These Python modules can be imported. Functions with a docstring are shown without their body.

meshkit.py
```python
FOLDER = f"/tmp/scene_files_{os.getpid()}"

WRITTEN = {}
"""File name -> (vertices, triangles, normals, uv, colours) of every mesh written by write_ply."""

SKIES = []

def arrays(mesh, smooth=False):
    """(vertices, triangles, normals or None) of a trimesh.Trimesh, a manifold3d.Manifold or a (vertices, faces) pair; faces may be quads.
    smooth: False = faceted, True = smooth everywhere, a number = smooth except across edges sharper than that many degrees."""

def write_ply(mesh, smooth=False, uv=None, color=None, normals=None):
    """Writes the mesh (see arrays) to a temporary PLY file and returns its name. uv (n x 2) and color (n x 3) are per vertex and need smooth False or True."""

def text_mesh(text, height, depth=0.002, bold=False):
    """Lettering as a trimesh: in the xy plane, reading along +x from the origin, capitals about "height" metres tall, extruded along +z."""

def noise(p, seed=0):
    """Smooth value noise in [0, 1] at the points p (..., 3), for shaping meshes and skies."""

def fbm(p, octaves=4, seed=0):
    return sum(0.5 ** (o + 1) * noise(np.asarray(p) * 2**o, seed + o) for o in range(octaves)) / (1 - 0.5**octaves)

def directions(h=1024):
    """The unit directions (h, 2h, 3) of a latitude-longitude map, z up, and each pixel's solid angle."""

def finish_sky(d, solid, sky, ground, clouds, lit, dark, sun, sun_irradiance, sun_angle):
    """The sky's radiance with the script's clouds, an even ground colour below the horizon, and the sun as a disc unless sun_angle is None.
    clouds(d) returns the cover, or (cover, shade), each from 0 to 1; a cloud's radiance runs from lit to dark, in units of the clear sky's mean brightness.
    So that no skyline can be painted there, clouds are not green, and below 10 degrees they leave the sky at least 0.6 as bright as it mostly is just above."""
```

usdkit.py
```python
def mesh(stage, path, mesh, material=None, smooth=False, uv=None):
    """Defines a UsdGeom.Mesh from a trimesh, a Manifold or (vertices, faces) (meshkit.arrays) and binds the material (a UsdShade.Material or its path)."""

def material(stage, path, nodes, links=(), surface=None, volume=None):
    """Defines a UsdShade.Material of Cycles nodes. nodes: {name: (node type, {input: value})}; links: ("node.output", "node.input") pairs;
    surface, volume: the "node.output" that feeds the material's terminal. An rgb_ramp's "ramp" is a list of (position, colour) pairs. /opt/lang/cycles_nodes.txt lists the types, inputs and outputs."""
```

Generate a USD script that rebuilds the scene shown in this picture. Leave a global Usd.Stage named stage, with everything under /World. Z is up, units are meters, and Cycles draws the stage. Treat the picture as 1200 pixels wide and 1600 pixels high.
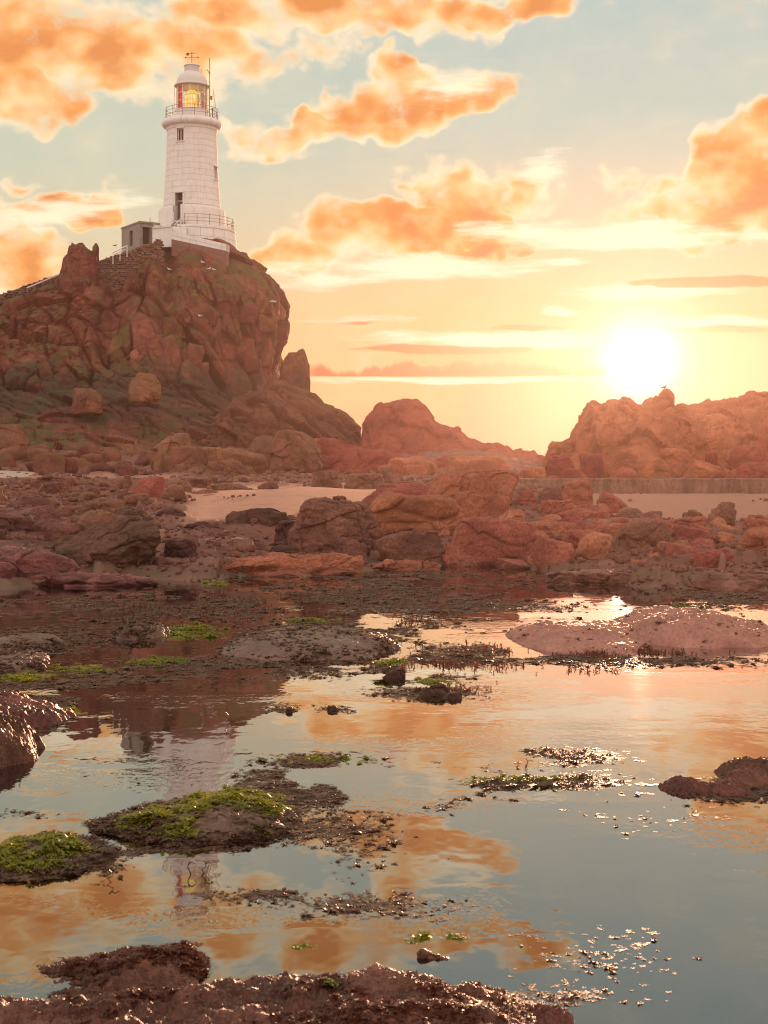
import math, random
import numpy as np
import trimesh
import manifold3d as m3
from scipy.spatial import cKDTree
from pxr import Gf, Sdf, Usd, UsdGeom, UsdLux, UsdShade, Vt
import usdkit, meshkit

# ------------------------------------------------------------------ stage, camera, sky, sun
stage = Usd.Stage.CreateInMemory()
UsdGeom.SetStageUpAxis(stage, 'Z')
UsdGeom.SetStageMetersPerUnit(stage, 1.0)
UsdGeom.Xform.Define(stage, '/World')
UsdGeom.Scope.Define(stage, '/World/Looks')

EYE = 1.5                       # metres above the pool
FPX, CX, HZ = 2400.0, 600.0, 742.0   # focal length, centre and horizon of the photograph, in its pixels
APH = 27.0                      # picture width on the sensor, mm
FOCAL = APH * FPX / 1200.0
cam = UsdGeom.Camera.Define(stage, '/World/camera')
cam.CreateFocalLengthAttr(FOCAL)
cam.CreateHorizontalApertureAttr(APH)
cam.CreateVerticalApertureAttr(APH * 4 / 3)
cam.CreateVerticalApertureOffsetAttr(-(800.0 - HZ) / 1200.0 * APH)
cam.CreateClippingRangeAttr(Gf.Vec2f(0.05, 100000))
cam.CreateFStopAttr(11.0)
cam.CreateFocusDistanceAttr(26.0)
cam.AddTranslateOp().Set(Gf.Vec3d(0, 0, EYE))
cam.AddRotateXOp().Set(90.0)
cam.CreateExposureAttr(0.2)

SKY_STRENGTH = 0.1
HAZE_D, HAZE_G, HAZE_COLOR, SUN_COLOR = 0.00015, 0.84, (1.0, 0.74, 0.70), (1.0, 0.53, 0.30)
SUN_AZ, SUN_EL = math.atan2(400, FPX), math.atan2(182, math.hypot(400, FPX))
SUN = np.array([math.sin(SUN_AZ) * math.cos(SUN_EL), math.cos(SUN_AZ) * math.cos(SUN_EL), math.sin(SUN_EL)])
sun = UsdLux.DistantLight.Define(stage, '/World/sun')
sun.CreateIntensityAttr(1.25)
sun.CreateAngleAttr(0.53)
sun.CreateNormalizeAttr(True)
sun.CreateColorAttr(Gf.Vec3f(*SUN_COLOR))
# light shines along -z: turn +z towards the sun
zax = SUN; xax = np.cross([0, 0, 1.0], zax); xax /= np.linalg.norm(xax); yax = np.cross(zax, xax)
sun.AddTransformOp().Set(Gf.Matrix4d(*xax, 0, *yax, 0, *zax, 0, 0, 0, 0, 1))


class Nodes:
    """Collects the nodes and links of one material."""
    def __init__(self):
        self.n, self.l, self.k = {}, [], 0

    def add(self, kind, out=None, **inputs):
        self.k += 1
        name = f'n{self.k}'
        vals = {}
        for key, v in inputs.items():
            if isinstance(v, str) and '.' in v and v.split('.')[0] in self.n:
                self.l.append((v, f'{name}.{key}'))
            else:
                vals[key] = v
        self.n[name] = (kind, vals)
        if out is None:
            out = {'math': 'value', 'map_range': 'result', 'mix': 'color', 'noise_texture': 'fac', 'mapping': 'vector', 'combine_xyz': 'vector',
                   'rgb_ramp': 'color', 'principled_bsdf': 'BSDF', 'voronoi_texture': 'distance', 'bump': 'normal', 'vector_math': 'vector',
                   'clamp': 'result', 'geometry': 'position', 'texture_coordinate': 'object', 'sky_texture': 'color', 'object_info': 'random',
                   'mix_closure': 'closure', 'add_closure': 'closure', 'fresnel': 'fac', 'separate_xyz': 'z', 'background_shader': 'background',
                   'glossy_bsdf': 'BSDF', 'diffuse_bsdf': 'BSDF', 'transparent_bsdf': 'BSDF', 'translucent_bsdf': 'BSDF', 'emission': 'emission',
                   'wave_texture': 'fac', 'layer_weight': 'facing', 'principled_volume': 'volume', 'hsv': 'color', 'attribute': 'fac', 'white_noise_texture': 'value',
                   'refraction_bsdf': 'BSDF', 'glass_bsdf': 'BSDF'}[kind]
        return f'{name}.{out}'

    def m(self, t, a, b=0.5, c=0.0, clamp=False):
        return self.add('math', math_type=t, value1=a, value2=b, value3=c, use_clamp=clamp)

    def mr(self, v, a, b, c=0.0, d=1.0, t='linear'):
        return self.add('map_range', range_type=t, value=v, from_min=a, from_max=b, to_min=c, to_max=d, clamp=True)

    def mix(self, f, a, b, t='mix'):
        return self.add('mix', mix_type=t, fac=f, color1=a, color2=b)

    def noise(self, vec, scale, detail=4.0, rough=0.55, dist=0.0, **kw):
        return self.add('noise_texture', dimensions='3D', vector=vec, scale=scale, detail=detail, roughness=rough, distortion=dist, **kw)

    def make(self, name, surface=None, volume=None):
        return usdkit.material(stage, '/World/Looks/' + name, self.n, self.l, surface=surface, volume=volume)


def srgb(r, g, b):
    return tuple((c / 255 / 12.92 if c <= 10 else ((c / 255 + 0.055) / 1.055) ** 2.4) for c in (r, g, b))




def build_sky():
    g = Nodes()
    S = 1.0 / SKY_STRENGTH
    col = lambda r, gg, b, k=1.0: tuple(c * S * k for c in srgb(r, gg, b))
    d = g.add('geometry')                                # in the sky's material the position is the direction looked at
    sx = g.add('separate_xyz', out='x', vector=d)
    sep = sx.split('.')[0]
    X, Y, Z = sep + '.x', sep + '.y', sep + '.z'
    az = g.m('multiply', g.m('arctan2', X, Y), 57.29578)
    el = g.m('multiply', g.m('arcsine', Z), 57.29578)
    dot = g.add('vector_math', out='value', math_type='dot_product', vector1=d, vector2=tuple(SUN))
    ang = g.m('multiply', g.m('arccosine', g.m('minimum', dot, 0.999999)), 57.29578)

    # clear sky: single scattering, its colour graded towards the pastel evening light
    sky = g.add('sky_texture', sky_type='single_scattering', sun_disc=False, sun_elevation=SUN_EL, sun_rotation=SUN_AZ,
                altitude=10.0, air_density=1.0, aerosol_density=1.6, ozone_density=1.0)
    grad = g.add('rgb_ramp', fac=g.mr(el, 0, 28), ramp=[
        (0.0, col(238, 160, 128)), (0.10, col(240, 176, 128)), (0.22, col(236, 188, 134)), (0.34, col(214, 194, 162)), (0.46, col(180, 192, 180)), (0.62, col(160, 184, 186)), (1.0, col(150, 180, 192))])
    # further from the sun the same heights are paler and cooler
    far = g.add('rgb_ramp', fac=g.mr(el, 0, 28), ramp=[
        (0.0, col(238, 176, 118)), (0.12, col(236, 188, 130)), (0.24, col(222, 196, 156)), (0.40, col(196, 198, 176)), (0.62, col(188, 196, 184)), (1.0, col(150, 180, 192))])
    anti = g.add('rgb_ramp', fac=g.mr(el, 0, 40), ramp=[
        (0.0, col(232, 178, 158)), (0.2, col(226, 190, 174)), (0.5, col(204, 194, 190)), (1.0, col(165, 182, 194))])  # unseen sky behind the camera, toned to light the white tower
    base = g.mix(g.mr(ang, 6, 22, t='smoothstep'), grad, far)
    base = g.mix(g.mr(ang, 35, 100, t='smoothstep'), base, anti)
    base = g.mix(0.025, base, sky)
    # aureole of the low sun in hazy air
    for width, k, c in ((0.50, 6.0, (1.0, .93, .84)), (1.35, 0.9, (1.0, .78, .74)), (2.9, 0.20, (1.0, .54, .70)), (6.0, 0.06, (1.0, .38, .46))):
        e = g.m('exponent', g.m('multiply', g.m('power', g.m('divide', ang, width), 1.35), -1.0))
        base = g.mix(1.0, base, g.mix(e, (0, 0, 0), tuple(S * k * x for x in c)), 'add')

    # clouds
    warp = g.add('noise_texture', out='color', dimensions='3D', vector=d, scale=17.0, detail=3.0, roughness=0.62)
    warp2 = g.add('vector_math', math_type='subtract', vector1=warp, vector2=(0.5, 0.5, 0.5))
    uv = g.add('combine_xyz', x=az, y=el, z=0.0)
    uvw = g.add('vector_math', math_type='multiply_add', vector1=warp2, vector2=(5.6, 4.0, 0.0), vector3=uv)

    frames = {}

    def ell(px, py, rx, ry, rot=0.0, w=1.0, src=uvw):
        x, y, z = px - CX, FPX, HZ - py
        a0, e0 = math.degrees(math.atan2(x, y)), math.degrees(math.atan2(z, math.hypot(x, y)))
        s = 57.3 / math.sqrt(x * x + y * y + z * z)
        c, sn = math.cos(math.radians(rot)), math.sin(math.radians(rot))
        if (rot, src) not in frames:
            frames[rot, src] = src if rot == 0 else g.add('vector_rotate', out='vector', rotate_type='z_axis', vector=src, angle=-math.radians(rot))
        u0, v0 = a0 * c + e0 * sn, -a0 * sn + e0 * c
        q = g.add('vector_math', math_type='multiply_add', vector1=frames[rot, src], vector2=(1 / (rx * s), 1 / (ry * s), 0.0), vector3=(-u0 / (rx * s), -v0 / (ry * s), 0.0))
        ln = g.add('vector_math', out='value', math_type='length', vector1=q)
        one = g.m('subtract', 1.0, ln, clamp=True)
        return one if w == 1.0 else g.m('multiply', one, w)

    def union(items):
        out = items[0]
        for it in items[1:]:
            out = g.m('smoothmax', out, it, 0.08)
        return out

    cumulus = union([ell(*a) for a in CUMULUS])
    # beyond the frame: scattered clouds of the same kind
    inframe = g.m('multiply', g.mr(g.m('absolute', az), 14, 19, 1, 0), g.mr(el, 17, 21, 1, 0))
    broad = g.noise(g.add('vector_math', math_type='multiply', vector1=d, vector2=(1, 1, 2.2)), 4.0, 1.0, 0.5)
    generic = g.mr(broad, 0.44, 0.66, 0.0, 0.95)
    cumulus = g.m('maximum', cumulus, g.m('multiply', generic, g.m('subtract', 1.0, inframe)))
    dz = g.add('vector_math', math_type='multiply', vector1=d, vector2=(1.0, 1.0, 1.35))

    n1 = g.noise(dz, 24.0, 6.5, 0.58)
    n2 = g.noise(g.add('vector_math', math_type='add', vector1=dz, vector2=(0.0055, 0.0, -0.010)), 24.0, 2.0, 0.5)
    gate = g.mr(cumulus, 0.0, 0.16)
    plateau = g.m('add', g.m('multiply', g.mr(cumulus, 0.0, 0.42), 0.85), g.m('multiply', cumulus, 0.35))
    f1 = g.m('subtract', g.m('multiply', g.m('add', plateau, g.m('multiply', g.m('subtract', n1, 0.5), 4.2)), gate), 0.22)
    f2 = g.m('subtract', g.m('multiply', g.m('add', plateau, g.m('multiply', g.m('subtract', n2, 0.5), 4.2)), gate), 0.22)
    cover = g.mr(f1, -0.06, 0.82, t='smoothstep')
    thick = g.mr(g.m('add', g.m('multiply', plateau, 0.8), g.m('multiply', g.m('subtract', n2, 0.5), 2.8)), 0.34, 1.2)
    lit = g.mr(g.m('subtract', f1, f2), -0.15, 0.55)           # towards the light the rim brightens
    body = g.add('rgb_ramp', fac=thick, ramp=[(0.0, col(255, 232, 200, 1.0)), (0.22, col(252, 208, 150)), (0.45, col(248, 178, 104)), (0.75, col(240, 156, 82)), (1.0, col(224, 138, 70))])
    body = g.mix(g.m('multiply', lit, 0.42), body, col(254, 222, 172, 1.0))
    near = g.mr(ang, 1.5, 7, 0.5, 0.0)
    body = g.mix(near, body, col(255, 214, 150, 1.05))
    # unseen clouds opposite the sun, coloured as front lit to brighten the tower
    body = g.mix(g.mr(ang, 35, 90, 0.0, 0.85), body, col(246, 226, 212, 1.0))
    out = g.mix(g.m('multiply', g.m('multiply', g.mr(f1, -0.45, 0.25, t='smoothstep'), gate), 0.5), base, col(253, 224, 182))
    out = g.mix(g.m('multiply', cover, 0.93), out, body)

    # wisps and thin bars of stratus
    st = g.add('vector_math', math_type='multiply', vector1=d, vector2=(1.0, 1.0, 7.0))
    ns = g.noise(st, 15.0, 5.0, 0.6)
    uvs = g.add('vector_math', math_type='multiply_add', vector1=warp2, vector2=(3.2, 0.4, 0.0), vector3=uv)
    wis = union([ell(*a, src=uvs) for a in WISPS])
    fw = g.m('add', g.m('multiply', wis, 1.5), g.m('multiply', g.m('subtract', ns, 0.5), 2.2))
    out = g.mix(g.m('multiply', g.m('multiply', g.mr(fw, 0.2, 0.9, t='smoothstep'), g.mr(wis, 0.0, 0.2)), 0.85), out, col(254, 240, 206, 1.0))
    bar = union([ell(*a, src=uvs) for a in BARS])
    fb = g.m('add', g.m('multiply', bar, 1.7), g.m('multiply', g.m('subtract', ns, 0.5), 1.5))
    # the low bank whose straight foot looks like a horizon
    e0 = math.degrees(math.atan2(HZ - 589, FPX))
    wav = g.noise(g.add('vector_math', math_type='multiply', vector1=d, vector2=(1.0, 1.0, 0.0)), 24.0, 4.0, 0.6)
    top = g.m('add', e0 + 0.05, g.m('multiply', g.mr(wav, 0.25, 0.75), 0.85))
    ends = g.m('multiply', g.mr(az, -3.4, -2.4), g.m('multiply', g.mr(az, 7.0, 8.4, 1, 0), 1.0))
    bank = g.m('multiply', g.m('multiply', g.mr(el, e0, e0 + 0.05), g.mr(g.m('subtract', el, top), -0.22, 0.0, 1, 0)), ends)
    glint = g.m('multiply', g.m('multiply', g.mr(el, e0 - 0.16, e0 - 0.06), g.mr(el, e0 - 0.03, e0, 1, 0)), ends)
    out = g.mix(g.m('multiply', bank, 0.85), out, col(224, 108, 50))
    out = g.mix(g.m('multiply', glint, 0.5), out, col(255, 240, 205))
    nb = g.mr(ang, 0.9, 3.2)
    out = g.mix(g.m('multiply', g.m('multiply', g.mr(fb, 0.2, 0.65, t='smoothstep'), g.mr(bar, 0.0, 0.2)), g.m('multiply', nb, 0.8)), out, col(226, 122, 64))
    # sky colours darkened near the sun to offset the glow of the haze volume
    hg = g.m('power', g.m('subtract', 1 + HAZE_G ** 2, g.m('multiply', g.m('minimum', dot, 1.0), 2 * HAZE_G)), -1.5)
    path = g.m('minimum', g.m('divide', 44.0, g.m('maximum', Z, 0.085)), 520.0)
    k = S * 2.7 * 1.25 * HAZE_D * (1 - HAZE_G ** 2) / (4 * math.pi)
    amount = g.m('multiply', g.m('multiply', hg, path), k)
    veil = g.mix(1.0, tuple(np.array(SUN_COLOR) * np.array(HAZE_COLOR)), g.add('combine_xyz', x=amount, y=amount, z=amount), 'multiply')
    dark = g.mix(1.0, out, veil, 'subtract')
    out = g.mix(1.0, dark, g.mix(1.0, out, (0.30, 0.30, 0.30), 'multiply'), 'lighten')
    # below the horizon: the far sea's own light
    out = g.mix(g.mr(el, -1.2, -0.2), col(190, 140, 95), out)
    bg = g.add('background_shader', color=out, strength=SKY_STRENGTH)
    mat = g.make('sky', surface=bg)
    dome = UsdLux.DomeLight.Define(stage, '/World/sky')
    UsdShade.MaterialBindingAPI.Apply(dome.GetPrim()).Bind(mat)
    dome.GetPrim().SetCustomDataByKey('kind', 'structure')


# centre, half sizes and tilt as seen from the camera's place (photograph pixels), weight
CUMULUS = [(130, 60, 330, 110, -6, 1.0), (500, 12, 360, 66, 0, 0.95), (770, 4, 250, 44, 0, 0.7), (60, 150, 170, 66, 0, 0.7), (470, 85, 120, 44, 0, 0.6), (470, 215, 170, 34, 10, 0.85), (600, 165, 130, 60, 20, 0.95), (600, 118, 46, 46, 0, 0.8), (730, 150, 100, 50, 10, 0.7), (375, 200, 70, 40, 0, 0.6), (600, 372, 160, 54, 0, 1.1), (712, 318, 130, 72, -25, 1.1), (800, 300, 90, 50, 0, 0.6), (470, 392, 110, 34, 0, 0.7), (640, 278, 60, 28, 20, 0.65), (700, 390, 150, 26, 0, 0.7), (1130, 270, 170, 95, 30, 1.1), (1190, 210, 100, 70, 30, 1), (1040, 330, 120, 50, 0, 0.8), (1010, 290, 50, 30, 0, 0.6), (1200, 320, 160, 60, 0, 1), (945, 287, 46, 34, 0, 0.45), (40, 420, 110, 70, -6, 1.05), (-60, 400, 160, 110, 0, 1), (20, 285, 50, 24, 0, 0.5), (90, 320, 130, 34, 10, 0.6), (1100, 40, 60, 30, 0, 0.06)]
WISPS = [(980, 372, 320, 34, 0, 1), (800, 362, 170, 28, 0, 0.8), (110, 330, 170, 34, 10, 0.8), (640, 420, 260, 30, 0, 0.9), (865, 408, 90, 14, 0, 0.7), (1010, 455, 190, 18, 0, 0.8), (800, 528, 330, 24, 0, 0.95), (1100, 505, 200, 16, 0, 0.9), (885, 487, 60, 12, 0, 0.6), (560, 503, 130, 16, 0, 0.5), (740, 594, 320, 8, 0, 0.8), (480, 430, 130, 34, 0, 0.6), (840, 262, 90, 40, 20, 0.7), (700, 140, 120, 40, 10, 0.6)]
BARS = [(680, 545, 170, 11, 0, 0.8), (1110, 440, 150, 13, 0, 0.75), (1130, 515, 120, 9, 0, 0.7), (820, 512, 90, 8, 0, 0.6), (560, 506, 90, 8, 0, 0.4)]
build_sky()

# thin haze volume added for a warm veil of glare around the sun
g = Nodes()
HAZE = g.make('haze', volume=g.add('principled_volume', color=HAZE_COLOR, density=HAZE_D, anisotropy=HAZE_G))
usdkit.mesh(stage, '/World/haze', trimesh.creation.box(bounds=[[-430, -260, -6.5], [430, 520, 46]]), HAZE)
stage.GetPrimAtPath('/World/haze').SetCustomDataByKey('kind', 'stuff')

# ------------------------------------------------------------------ helpers
rng = np.random.default_rng(20)
NAMES = {}


def numbered(path):
    k = NAMES.get(path, -1) + 1
    NAMES[path] = k
    return path if k == 0 else f'{path}_{k:03d}'


def tag(prim, label=None, category=None, group=None, kind=None):
    for key, v in (('label', label), ('category', category), ('group', group), ('kind', kind)):
        if v:
            prim.SetCustomDataByKey(key, v)
    return prim


def thing(name, label, category, loc=(0, 0, 0), group=None, kind=None):
    x = UsdGeom.Xform.Define(stage, numbered('/World/' + name))
    x.AddTranslateOp().Set(Gf.Vec3d(*map(float, loc)))
    p = x.GetPrim()
    ORIGIN[str(p.GetPath())] = np.array(loc, float)
    return tag(p, label, category, group, kind)


ORIGIN = {}


def put(name, geo, mat, parent=None, smooth=False, **t):
    """One mesh; its vertices are given in world space and stored relative to its thing."""
    base = str(parent.GetPath()) if parent else '/World'
    path = numbered(base + '/' + name)
    if isinstance(geo, list):
        geo = trimesh.util.concatenate(geo)
    o = np.zeros(3)
    for k, v in ORIGIN.items():
        if base == k or base.startswith(k + '/'):
            o = v
    if hasattr(geo, 'to_mesh'):
        mm = geo.to_mesh()
        geo = trimesh.Trimesh(mm.vert_properties[:, :3], mm.tri_verts, process=False)
    if isinstance(geo, trimesh.Trimesh):
        geo = (np.asarray(geo.vertices), np.asarray(geo.faces))
    v, f = geo
    m = usdkit.mesh(stage, path, (np.asarray(v, float) - o, f), mat, smooth=smooth)
    return tag(m.GetPrim(), **t)


noise, fbm = meshkit.noise, meshkit.fbm


def ridged(p, octaves=4, seed=0):
    p = np.asarray(p, float)
    return sum(0.5 ** (o + 1) * (1 - np.abs(2 * noise(p * 2 ** o, seed + o) - 1)) for o in range(octaves)) / (1 - 0.5 ** octaves)


def worley(p, seed=0, jitter=0.9):
    """Distances to the nearest two of jittered lattice seeds, and the nearest one's random number."""
    p = np.asarray(p, float)
    base = np.floor(p).astype(np.int64)
    d1 = np.full(len(p), 9.0); d2 = np.full(len(p), 9.0); rid = np.zeros(len(p)); slope = np.zeros(len(p))
    for a, b, c in np.ndindex(3, 3, 3):
        i = base + np.array([a - 1, b - 1, c - 1])
        h = (i[:, 0] * 374761393 + i[:, 1] * 668265263 + i[:, 2] * 2147483647 + seed * 144665) & 0xFFFFFFFF
        h = ((h ^ (h >> 13)) * 1274126177) & 0xFFFFFFFF
        h = h ^ (h >> 16)
        r0 = (h & 0xFFFF) / 65535.0
        h2 = (h * 2246822519 + 3266489917) & 0xFFFFFFFF
        h2 = h2 ^ (h2 >> 15)
        r1, r2 = (h2 & 0xFFFF) / 65535.0, ((h2 >> 16) & 0xFFFF) / 65535.0
        s = i + 0.5 + jitter * (np.stack([r0, r1, r2], 1) - 0.5)
        d = np.sqrt(((p - s) ** 2).sum(1))
        nearer = d < d1
        d2 = np.where(nearer, d1, np.minimum(d2, d))
        rid = np.where(nearer, r1, rid)
        slope = np.where(nearer, (p[:, 0] - s[:, 0]) * (r2 - 0.5) + (p[:, 1] - s[:, 1]) * (r0 - 0.5) + (p[:, 2] - s[:, 2]) * (((r0 * 7.3 + r1 * 3.1) % 1.0) - 0.5), slope)
        d1 = np.where(nearer, d, d1)
    return d1, d2, rid, slope


def joints(p, size, seed, amp, bulge, crack, width=0.14, warp=0.35, tilt=(0.0, 0.0)):
    """Displacement that breaks a surface into rounded granite blocks between open joints."""
    p = np.asarray(p, float)
    q = p + np.stack([p[:, 2] * tilt[0], np.zeros(len(p)), p[:, 0] * tilt[1]], 1)
    q = q / np.asarray(size)
    q = q + warp * np.stack([noise(q * 0.9 + 7, seed + 50), noise(q * 0.9 + 19, seed + 51), noise(q * 0.9 + 31, seed + 52)], 1)
    d1, d2, rid, slope = worley(q, seed)
    e = d2 - d1
    open_ = np.clip((noise(q * 0.6 + 3, seed + 60) - 0.25) * 2.2, 0.1, 1)          # some joints stay closed
    return amp * ((rid - 0.5) * 1.3 + 1.9 * slope) - bulge * d1 ** 2 - crack * open_ * np.exp(-(e / width) ** 2)


def grid_faces(nr, nc, wrap=False):
    i, j = np.meshgrid(np.arange(nr - 1), np.arange(nc if wrap else nc - 1), indexing='ij')
    a = i * nc + j; b = i * nc + (j + 1) % nc; c = (i + 1) * nc + (j + 1) % nc; d = (i + 1) * nc + j
    return np.concatenate([np.stack([a, b, c], -1).reshape(-1, 3), np.stack([a, c, d], -1).reshape(-1, 3)])


def normals_of(v, f):
    n = np.zeros_like(v)
    fn = np.cross(v[f[:, 1]] - v[f[:, 0]], v[f[:, 2]] - v[f[:, 0]])
    for k in range(3):
        np.add.at(n, f[:, k], fn)
    return n / np.maximum(np.linalg.norm(n, axis=1, keepdims=True), 1e-12)


def at(px, py, Y):
    """The point at distance Y that the photograph shows at pixel (px, py)."""
    return np.array([(px - CX) * Y / FPX, Y, EYE + (HZ - py) * Y / FPX])


_ico = {}


def ico(sub):
    if sub not in _ico:
        m = trimesh.creation.icosphere(sub, 1.0)
        _ico[sub] = (np.array(m.vertices), np.array(m.faces))
    return _ico[sub]


def rock_shape(seed, w, d, h, sub=4, lean=0.0, sharp=13.0, planes=10, rough=0.05, crack=0.0, squash=0.0, tilt=0.0, grain=1.0):
    """A boulder: rounded facets, worn joints and pitted skin. Base at z = 0, width w, depth d, height h; lean moves the peak sideways."""
    r = np.random.default_rng(seed)
    v, f = ico(sub)
    n = r.normal(size=(planes, 3)); n /= np.linalg.norm(n, axis=1, keepdims=True)
    n = np.vstack([n, [[0, 0, -1.0], [0, 0, 1]]])
    di = np.concatenate([r.uniform(0.62, 1.0, planes), [0.55, 0.8]])
    q = np.maximum(v @ n.T, 1e-6) / di
    rad = (q ** sharp).sum(1) ** (-1 / sharp)
    p = v * np.minimum(rad, 1.35)[:, None]
    lo, hi = p.min(0), p.max(0)
    p = (p - (lo + hi) / 2) / (hi - lo)
    p = p * np.array([w, d, h * 1.25])
    s = (w + d + h) / 3
    p0 = p / s + r.uniform(-40, 40, 3)
    nn = normals_of(p, f)
    disp = rough * s * (2.4 * (fbm(p0 * 1.8 * grain, 3, seed) - 0.5) + 1.5 * (ridged(p0 * 4 * grain, 4, seed + 9) - 0.6) + 0.6 * (fbm(p0 * 14 * grain, 3, seed + 5) - 0.5))
    disp += joints(p0, (0.42, 0.42, 0.34), seed + 3, 0.5 * rough * s, 0.0, 0.5 * rough * s, 0.08)
    if crack:
        disp += joints(p0 @ np.array([[.8, .6, 0], [-.6, .8, 0], [0, 0, 1.0]]), (0.75, 0.75, 0.5), seed, 0.035 * s, 0.0, crack * s, 0.06)
    p = p + nn * disp[:, None]
    z = (p[:, 2] - p[:, 2].min()) / np.ptp(p[:, 2])
    p[:, 0] += lean * w * (z - 0.3)
    if tilt:
        c, sn = math.cos(tilt), math.sin(tilt)
        p = np.stack([p[:, 0] * c - p[:, 2] * sn, p[:, 1], p[:, 0] * sn + p[:, 2] * c], 1)
    lo, hi = p.min(0), p.max(0)
    p[:, 0] = (p[:, 0] - (lo[0] + hi[0]) / 2) * w / (hi[0] - lo[0])
    p[:, 1] -= (lo[1] + hi[1]) / 2
    p[:, 2] = (p[:, 2] - lo[2]) / (hi[2] - lo[2]) * h * 1.25 - 0.25 * h
    return p, f


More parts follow.
